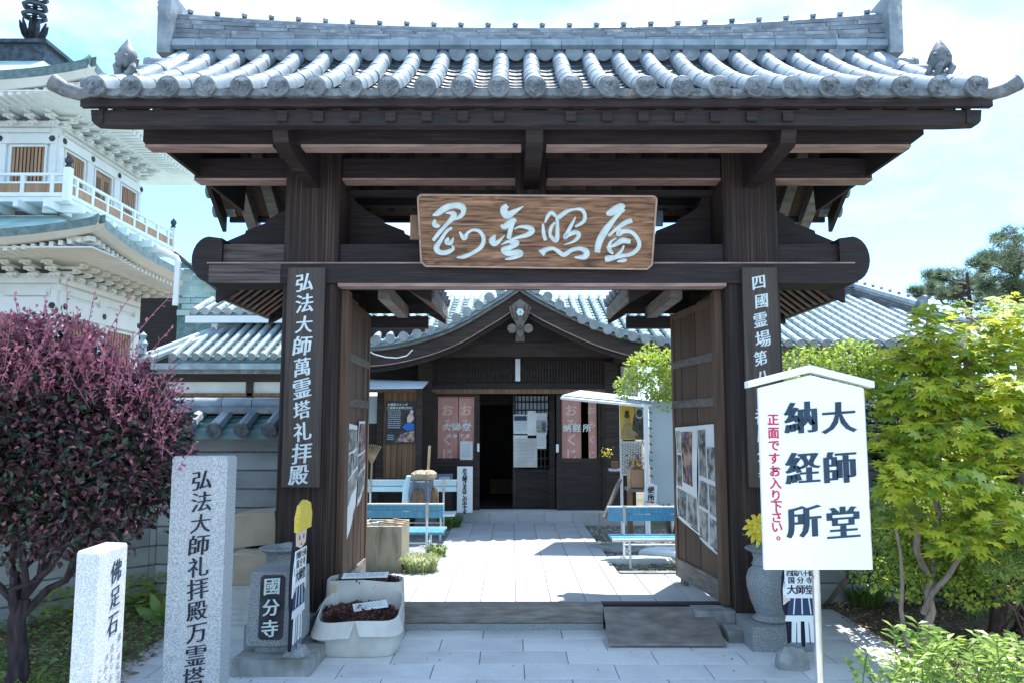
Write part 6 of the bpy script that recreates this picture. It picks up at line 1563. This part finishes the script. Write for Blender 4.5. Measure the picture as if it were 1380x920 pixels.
# sprays of pink young shoots on top
sh_l = MB(); sh_p = MB(); sh_m = MB()
for i in range(420):
    px = R.uniform(-70, 235); top = 425+.0035*(px-70)**2+R.uniform(0, 75)
    if px > 245: continue
    p0 = at(px, top+45, 4.7+R.uniform(-.45, .4)); d = Vector((R.uniform(-.5, .6), R.uniform(-.4, .3), R.uniform(.5, 1))).normalized(); L_ = R.uniform(.12, .30)
    pts = [p0+d*L_*k/6+Vector((0, 0, -.05*L_*(k/6)**2*6 if i % 5 == 0 else 0)) for k in range(7)]
    sh_l.tube(pts, .0018, 4, False)
    for k in range(1, 7):
        for s_ in (-1, 1):
            dd = (d*.5+rv(R)*.7).normalized(); u = rv(R).normalized(); u = (u-dd*u.dot(dd)).normalized()
            folded(sh_p if R.random() < .55 else sh_m, pts[k], dd, u, R.uniform(.018, .036), .26)
for px, py, dx_, dy_ in ((140, 430, 40, -35), (170, 440, 60, -40), (185, 470, 45, -25), (90, 440, 0, -60), (30, 450, -10, -50), (200, 500, 45, -12), (115, 430, 12, -30), (70, 440, -10, -35), (210, 520, 40, 5)):
    a, b = at(px, py+30, 4.6), at(px+dx_, py+dy_, 4.55); pts = [a.lerp(b, k/9)+Vector((0, 0, .02*math.sin(k/9*3))) for k in range(10)]; sh_l.tube(pts, .002, 4, False)
    for k in range(2, 10):
        dd = ((b-a).normalized()*.6+rv(R)*.7).normalized(); u = rv(R).normalized(); u = (u-dd*u.dot(dd)).normalized(); folded(sh_p, pts[k], dd, u, .034, .3)
sh_l.build('shoots', 'leaf_mauve', rt, kind='stuff'); sh_p.build('young_leaves', 'leaf_pink', rt); sh_m.build('young_leaves', 'leaf_mauve', rt)
# ---- maples at the right: star shaped leaves in flat sprays
def maple_leaf(mb, p, n_, d, s):
    e = n_.cross(d).normalized(); vs = [p]; A = [0, .38, .62, 1.05, 1.35, 1.85, 2.3]; Rr = [1, .48, .86, .42, .66, .30, .42]
    ring = []
    for k in range(6, 0, -1): ring.append((-A[k], Rr[k]))
    ring.append((0, 1.0))
    for k in range(1, 7): ring.append((A[k], Rr[k]))
    for a, q in ring: vs.append(p+(d*math.cos(a)*q+e*math.sin(a)*q)*s - n_*(q*q*s*.16))
    mb.add(vs, [(0, i, i+1) for i in range(1, len(ring))])
def maple(name, label, base, sprays, limbs, n, s, m, m2, seed, bark='bark', tcat='tree'):
    r = random.Random(seed); t = E(name, base, label, tcat); tr = MB(); lf = MB(); lf2 = MB()
    for st, en, r0, r1 in limbs: limb(tr, st, en, r0, r1, r, 5, .05)
    tot = sum(q[3]*q[4] for q in sprays)
    for (cx_, cy_, cz_, rx_, ry_, th_) in sprays:
        c_ = Vector((cx_, cy_, cz_)); near = min(limbs, key=lambda l: (Vector(l[1])-c_).length); limb(tr, near[1], c_, near[3], .004, r, 4, .08)
        ns = 5
        for j in range(ns):
            a = r.uniform(0, 6.28); q = c_+Vector((math.cos(a)*rx_*.8, math.sin(a)*ry_*.8, -.1*th_)); limb(tr, c_, q, .004, .0015, r, 3, .1)
        for i in range(int(n*rx_*ry_/tot)):
            a = r.uniform(0, 6.28); q = math.sqrt(r.random()); x, y = rx_*q*math.cos(a), ry_*q*math.sin(a)
            p = c_+Vector((x, y, th_*(r.random()-.5)-.35*th_*q*q-.0)); n_ = (Vector((x*.5, y*.5-.25, 1))+rv(r)*.55).normalized(); d = (Vector((x, y-.02, -.25))*2+rv(r)*.7).normalized(); d = (d-n_*d.dot(n_)).normalized()
            maple_leaf(lf if r.random() < .72 else lf2, p, n_, d, s*r.uniform(.6, 1.15))
    tr.build('trunk', bark, t, smooth=True); lf.build('crown', m, t); lf2.build('crown', m2, t); return t
def spr(px, py, D, wpx, hpx=30): 
    c_ = at(px, py, D); return (c_.x, c_.y, c_.z, wpx/F*D, wpx/F*D*.9, hpx/F*D*1.3)
mb1 = Vector((at(1258, 800, 4.9).x, 5.15, 0))
f1 = at(1262, 640, 5.0); f2 = at(1205, 560, 5.1)
L1 = [(mb1, mb1.lerp(f1, .5)+Vector((.05, 0, 0)), .032, .026), (mb1.lerp(f1, .5)+Vector((.05, 0, 0)), f1, .026, .02), (f1, at(1300, 520, 5.0), .02, .014), (f1, at(1235, 560, 5.0), .025, .015),
      (at(1300, 520, 5.0), at(1310, 430, 5.1), .018, .01), (at(1235, 560, 5.0), at(1255, 470, 5.1), .015, .008), (mb1.lerp(f1, .5), at(1200, 640, 4.8), .025, .012), (f1, at(1350, 600, 4.8), .018, .01), (mb1.lerp(f1, .3), at(1330, 690, 4.7), .02, .01), (mb1, at(1205, 700, 4.9), .018, .008)]
sp1 = [spr(1250, 420, 5.1, 26, 22), spr(1265, 455, 5.0, 48), spr(1225, 480, 5.1, 50), spr(1300, 490, 5.0, 55), spr(1250, 525, 4.9, 62), spr(1350, 470, 4.9, 45), spr(1330, 545, 4.8, 58), spr(1270, 580, 4.7, 60), spr(1215, 560, 4.9, 40), spr(1355, 610, 4.6, 55),
       spr(1290, 640, 4.5, 62), spr(1235, 615, 4.7, 45), spr(1340, 680, 4.4, 50), spr(1200, 650, 4.7, 22, 20), spr(1370, 430, 4.9, 45), spr(1365, 520, 4.6, 45), spr(1225, 640, 4.5, 42), spr(1300, 420, 5.4, 20), spr(1190, 590, 4.9, 26, 20), spr(1300, 720, 4.4, 45), spr(1365, 700, 4.2, 40), spr(1225, 690, 4.7, 32), spr(1180, 520, 5.1, 24, 18)]
maple('maple_tree', 'yellow green maple with layered star leaves right of the white sign', mb1, sp1, L1, 3500, .078, 'leaf_maple', 'leaf_maple_deep', 5, 'bark_pale')
mb2 = Vector((at(1385, 800, 5.6).x, 6.0, 0)); q2 = at(1375, 620, 5.6)
maple('maple_tree', 'taller pale maple behind, leaning in from the right frame edge', mb2, [spr(1380, 410, 5.9, 55), spr(1375, 350+110, 5.8, 60), spr(1400, 520, 5.7, 70), spr(1345, 440, 6.0, 40), spr(1410, 600, 5.5, 60), spr(1390, 690, 5.4, 50), spr(1320, 600, 5.9, 50)],
      [(mb2, q2, .06, .04), (q2, at(1390, 480, 5.7), .03, .015)], 1100, .085, 'leaf_maple', 'leaf_lime', 8)
# low small leaved bush under the maple
def bushy(name, label, blobs, n, s, m, seed, base, w_=.3, m2=None, n2=0, cat='bush', stems=8):
    r = random.Random(seed); t = E(name, base, label, cat); cloud(blobs, n, s, r, w_, .8, .5, .4).build('leaves', m, t)
    if m2: cloud(blobs, n2, s, r, w_, .8, .85, .4).build('leaves', m2, t)
    mb = MB()
    for k in range(stems):
        b = blobs[k % len(blobs)]; limb(mb, Vector(base)+rv(r)*.06, (b[0]+r.uniform(-.5, .5)*b[3], b[1], b[2]), .012, .004, r, 4)
    mb.build('stems', 'bark', t); return t
bushy('azalea_bush', 'small leaved bright bush below the maple, right of the sign pole', [bl(1215, 705, 5.3, 55), bl(1270, 695, 5.2, 60), bl(1320, 720, 5.0, 55), bl(1245, 750, 5.2, 45), bl(1290, 760, 5.1, 40), bl(1220, 782, 5.3, 34), bl(1310, 790, 5.0, 36), bl(1355, 770, 4.9, 45), bl(1178, 770, 5.5, 28), bl(1370, 690, 4.8, 45)], 6800, .038, 'leaf_lime', 3, gr(1240, 810), m2='leaf_mid', n2=3600)
bushy('evergreen_bush', 'dark glossy bush against the right wall behind the maple', [bl(1235, 590, 6.8, 62), bl(1200, 560, 6.9, 38), bl(1290, 620, 6.7, 62), bl(1350, 640, 6.6, 55), bl(1225, 655, 6.8, 38), bl(1330, 560, 6.7, 55), bl(1260, 520, 6.8, 45)], 5200, .085, 'leaf_dark', 4, gr(1270, 790), w_=.3)
bushy('green_hedge', 'lime green clipped hedge rising behind the white sign', [bl(1090, 500, 7.9, 42), bl(1150, 495, 8.0, 45), bl(1120, 540, 7.8, 50), bl(1190, 520, 7.9, 50), bl(1170, 560, 7.6, 45), bl(1085, 545, 7.8, 35), bl(1215, 490, 8.1, 30), bl(1250, 540, 7.9, 50)], 7500, .055, 'leaf_lime', 6, gr(1150, 760), m2='leaf_mid', n2=3500, cat='hedge')
bushy('courtyard_tree', 'bright yellow green maple leaning over the awning in the yard', [bl(868, 495, 9.9, 26), bl(890, 520, 9.8, 26), bl(905, 490, 9.9, 25), bl(845, 520, 9.9, 18), bl(876, 475, 10.0, 14), bl(900, 540, 9.8, 18), bl(925, 510, 9.9, 26)], 2800, .055, 'leaf_lime', 9, gr(905, 730), m2='grass_pale', n2=500, cat='tree', stems=5)
bushy('undergrowth_shrub', 'dense dark green undergrowth at the wall foot behind the azalea', [bl(1180, 760, 6.1, 40), bl(1240, 765, 6.0, 45), bl(1300, 765, 5.9, 50), bl(1360, 760, 5.8, 50), bl(1210, 730, 6.2, 40), bl(1340, 720, 6.0, 50)], 4200, .06, 'leaf_dark', 13, gr(1270, 800), w_=.2, m2='leaf_mid', n2=1500)
bushy('pine_shrub', 'yellowish conifer shrub at the right frame edge', [bl(1360, 745, 4.4, 32), bl(1385, 730, 4.4, 35), bl(1345, 760, 4.3, 22)], 3600, .035, 'grass_blade', 10, gr(1370, 850), w_=.09, cat='shrub')
# near nandina in the corner
r = random.Random(77); nd = E('foreground_bush', gr(1300, 940), 'glossy broad leaved bush at the lower right corner', 'bush'); mb = MB(); st = MB()
for i in range(95):
    px = r.uniform(1165, 1400); py = 875+abs(r.gauss(0, 1))*26-(12 if px > 1230 else 0)+max(0, (1210-px)*.5); D = r.uniform(3.1, 4.0); c_ = at(px, py+15, D); a = r.uniform(0, 6.28)
    tip = c_+Vector((math.cos(a)*.12, math.sin(a)*.12, .05)); b0 = c_+Vector((r.uniform(-.1, .1), .05, -.25)); pts = [b0.lerp(tip, k/8)+Vector((0, 0, .07*math.sin(k/8*2.6))) for k in range(9)]; st.tube(pts, .0025, 4, False)
    for k in range(2, 9):
        for s_ in (-1, 1):
            d0 = (pts[k]-pts[k-1]).normalized(); sd = d0.cross(Vector((0, 0, 1))).normalized(); d = (d0*.55+sd*s_+Vector((0, 0, -.15))+rv(r)*.25).normalized(); u = (Vector((0, 0, 1))+rv(r)*.35).normalized(); u = (u-d*u.dot(d)).normalized(); folded(mb, pts[k], d, u, r.uniform(.04, .062), .27)
mb.build('leaves', 'leaf_maple_deep', nd); st.build('stems', 'leaf_mid', nd)
for k, (px, py) in enumerate(((1150, 885), (1165, 868), (1180, 900))):
    pass
# ground plants and litter
def ground_leaves(name, poly_px, n, s, m, label, seed, z=.0, zr=.0, up=1.5, kind='stuff', w_=.3, z0=0, cat='ground cover'):
    r = random.Random(seed); P_ = [gr(x, y, z0) for x, y in poly_px]; mb = MB()
    xs_ = [p.x for p in P_]; ys_ = [p.y for p in P_]; k = 0; tries = 0
    while k < n and tries < n*20:
        tries += 1; x, y = r.uniform(min(xs_), max(xs_)), r.uniform(min(ys_), max(ys_)); ins = False
        for i in range(len(P_)):
            a, b = P_[i], P_[i-1]
            if (a.y > y) != (b.y > y) and x < (b.x-a.x)*(y-a.y)/(b.y-a.y)+a.x: ins = not ins
        if not ins: continue
        p = Vector((x, y, z0+z+r.random()*zr)); d = Vector((r.uniform(-1, 1), r.uniform(-1, 1), r.uniform(-.1, .35))).normalized(); u = (Vector((0, 0, up))+rv(r)).normalized(); u = (u-d*u.dot(d)).normalized(); folded(mb, p, d, u, s*r.uniform(.6, 1.3), w_); k += 1
    return mb.build(name, m, None, label=label, cat=cat, kind=kind)
RB = [(1112, 818), (1205, 878), (1225, 960), (1420, 960), (1420, 780), (1180, 775), (1120, 790)]
ground_leaves('leaf_litter', RB, 5200, .03, 'litter', 'dry brown leaf litter under the maples', 1, .0, .012)
ground_leaves('leaf_litter', [(-20, 800), (160, 780), (235, 800), (215, 880), (165, 925), (60, 960), (-20, 960)], 3800, .035, 'litter', 'dry leaves under the red shrub', 2, .0, .012)
ground_leaves('ground_cover', [(60, 770), (235, 755), (300, 790), (230, 820), (120, 835), (30, 850)], 3800, .065, 'leaf_lime', 'low yellow green ground cover along the left wall', 3, .02, .24, w_=.36)
ground_leaves('ground_cover', [(30, 800), (215, 800), (220, 870), (160, 910), (-10, 960), (-20, 830)], 2200, .045, 'leaf_mid', 'sparse dark ground cover under the red shrub', 4, .0, .08, w_=.36)
ground_leaves('ground_cover', [(1125, 800), (1200, 800), (1320, 850), (1390, 850), (1390, 780), (1130, 775)], 2000, .05, 'leaf_mid', 'low green plants along the bed right of the pole', 5, .02, .18, w_=.28)
def gat(px, py): return gr(px, py, 0)
for k, (px, py, n, R_, h, m_, lab) in enumerate(((1165, 812, 240, .16, .2, 'grass_blade', 'arching grass tuft at the paving corner right of the pole'), (1195, 800, 160, .12, .26, 'grass_pale', 'paler arching grass tuft beside the slanting pole foot'),
        (1330, 815, 160, .15, .24, 'grass_blade', 'narrow grass tuft at the foot of the maple trunk'), (35, 935, 90, .12, .12, 'grass_blade', 'small bright weed at the lower left corner'))):
    grass('grass_tuft', gat(px, py), n, R_, h, m_, lab, 40+k, .006, 1.3)
# lily stalks
def stalk(c, h, label, m='leaf_lime', seed=1, fl=False):
    r = random.Random(seed); t = E('lily_stalk', c, label, 'plant'); c = Vector(c); mb = MB(); mb.tube([c, c+Vector((.01, 0, h*.5)), c+Vector((.0, 0, h))], .006, 5); mb.build('stem', 'leaf_mid', t); mb = MB()
    for k in range(46):
        z = h*(.12+.88*k/46); a = k*2.4; d = Vector((math.cos(a), math.sin(a), .45)).normalized(); u = Vector((0, 0, 1)); u = (u-d*u.dot(d)).normalized(); folded(mb, c+Vector((0, 0, z)), d, u, .11*(1-.3*k/46), .09)
    mb.build('leaves', m, t)
stalk((gr(207, 815).x, 6.3, 0), .78, 'single upright lily stalk against the grey wall left of the tall pillar', seed=1)
stalk((gr(1202, 800).x, 6.2, 0), .95, 'upright narrow leaved stalk by the right wall beside the sign', 'leaf_mid', seed=2)
# big hosta leaves
ho = E('hosta', gr(75, 835), 'broad yellow green hosta leaf at the shrub foot', 'plant'); mb = MB(); 
def bigleaf(mb, c, d, u, s, w_):
    c = Vector(c); d = Vector(d).normalized(); e = d.cross(Vector(u)).normalized(); n_ = e.cross(d); vs = []
    for k in range(9):
        t_ = k/8; wd = w_*s*math.sin(math.pi*min(1, t_*.96+.03))**.7; q = c+d*s*t_+n_*(.12*s*math.sin(t_*3)); vs += [q-e*wd+n_*.03*s, q, q+e*wd+n_*.03*s]
    mb.add(vs, [(3*k+j, 3*k+j+1, 3*k+j+4, 3*k+j+3) for k in range(8) for j in range(2)])
hc = gr(60, 832); hc.z = .05
bigleaf(mb, hc+Vector((0, -.1, .05)), (.9, -.2, .75), (0, -.6, 1), .30, .24); mb.build('leaves', 'leaf_lime', ho, smooth=True)
ho2 = E('hosta', gr(222, 835), 'upright broad leaved hosta right beside the tall pillar', 'plant'); mb = MB(); hc = gr(222, 838)
for d in ((.3, -.2, 1), (-.4, 0, .8), (.1, .2, 1), (-.8, -.2, .5)): bigleaf(mb, hc, d, (0, -1, .3), .26, .16)
mb.build('leaves', 'leaf_mid', ho2, smooth=True)
# slanting props of the maple
pr1 = MB().tube([gr(1113, 815)+Vector((0, 0, 0)), at(1170, 745, 6.0), at(1225, 700, 5.9)], [.02, .022, .018], 8).build('support_pole', 'bark_pale', label='pale slanting wooden pole leaning from the paving edge into the bush', cat='pole')
MB().tube([at(1245, 770, 5.6), at(1290, 720, 5.5)], .012, 6).build('support_pole', 'bark_pale', label='thin pale cane crossing the dark bush below the maple', cat='pole')
# pine trees far right
def pine(base, H, label, seed, D, ends):
    r = random.Random(seed); t = E('pine_tree', base, label, 'tree'); tr = MB(); lf = MB(); base = Vector(base); top = base+Vector((.3, 0, H)); limb(tr, base, top, .22, .05, r, 7, .02)
    for px, py, rr_ in ends:
        c_ = at(px, py, D+r.uniform(-1.5, 1.5)); s0 = base.lerp(top, min(.98, max(.4, (c_.z-.4)/H))); limb(tr, s0, c_, .06, .02, r, 4, .06)
        for j in range(7):
            q = c_+Vector((r.gauss(0, 1)*rr_, r.gauss(0, .6)*rr_, r.gauss(0, .5)*rr_)); limb(tr, c_, q, .02, .008, r, 2, .05)
            for i in range(90):
                p = q+rv(r)*rr_*.55; p.z = q.z+(p.z-q.z)*.6; d = (rv(r)+Vector((0, 0, .8))).normalized(); e = d.orthogonal().normalized()*.016; d = d*.30; lf.add([p-e, p+e, p+d], [(0, 1, 2)])
                d = (rv(r)+Vector((0, 0, .5))).normalized(); e = d.orthogonal().normalized()*.016; d = d*.30; lf.add([p-e, p+e, p+d], [(0, 1, 2)])
    tr.build('trunk', 'bark', t, smooth=True); lf.build('crown', 'leaf_pine', t)
pine((at(1368, 500, 24).x, 24, 0), at(1368, 318, 24).z, 'pine tree rising at the right frame edge beyond the tiled roof', 3, 24, [(1366, 322, .35), (1350, 345, .5), (1378, 345, .5), (1335, 358, .4), (1362, 370, .6), (1385, 380, .6), (1345, 392, .5), (1375, 400, .6), (1400, 350, .6), (1400, 400, .8)])
pine((at(1300, 500, 27).x, 27, 0), at(1300, 368, 27).z, 'lower broad pine tree just above the roof ridge at the right', 4, 27, [(1275, 378, .5), (1255, 390, .4), (1295, 380, .5), (1315, 385, .5), (1285, 395, .6), (1330, 398, .5), (1305, 400, .6), (1245, 396, .3), (1350, 410, .7)])
R = random.Random(19); mb = MB()
for k in range(120):
    x, y = R.uniform(-2.5, 2.7), R.uniform(4.4, 6.1); x = x if R.random() < .5 else math.copysign(R.uniform(1.3, 2.6), x)
    d = Vector((R.uniform(-1, 1), R.uniform(-1, 1), .1)).normalized(); folded(mb, Vector((x, y, .004)), d, Vector((0, 0, 1)), R.uniform(.012, .03), .3)
mb.build('fallen_leaves', 'litter', None, label='few small dry leaves blown over the forecourt slabs', cat='fallen leaves', kind='stuff')
# straw caught on the gate tiles
R = random.Random(9); mb = MB()
for k in range(26):
    c_ = Vector((XR0+SP*14.5, 4.93, 3.81)); mb.tube([c_+rv(R)*.03+Vector((.03, 0, 0)), c_+rv(R)*.035+Vector((0, -.02, -.03))], .0012, 4, False)
mb.build('straw_nest', 'bamboo', label='wisps of straw caught between the eave tiles right of centre', cat='straw', org=(XR0+SP*14.5, 4.93, 3.81))
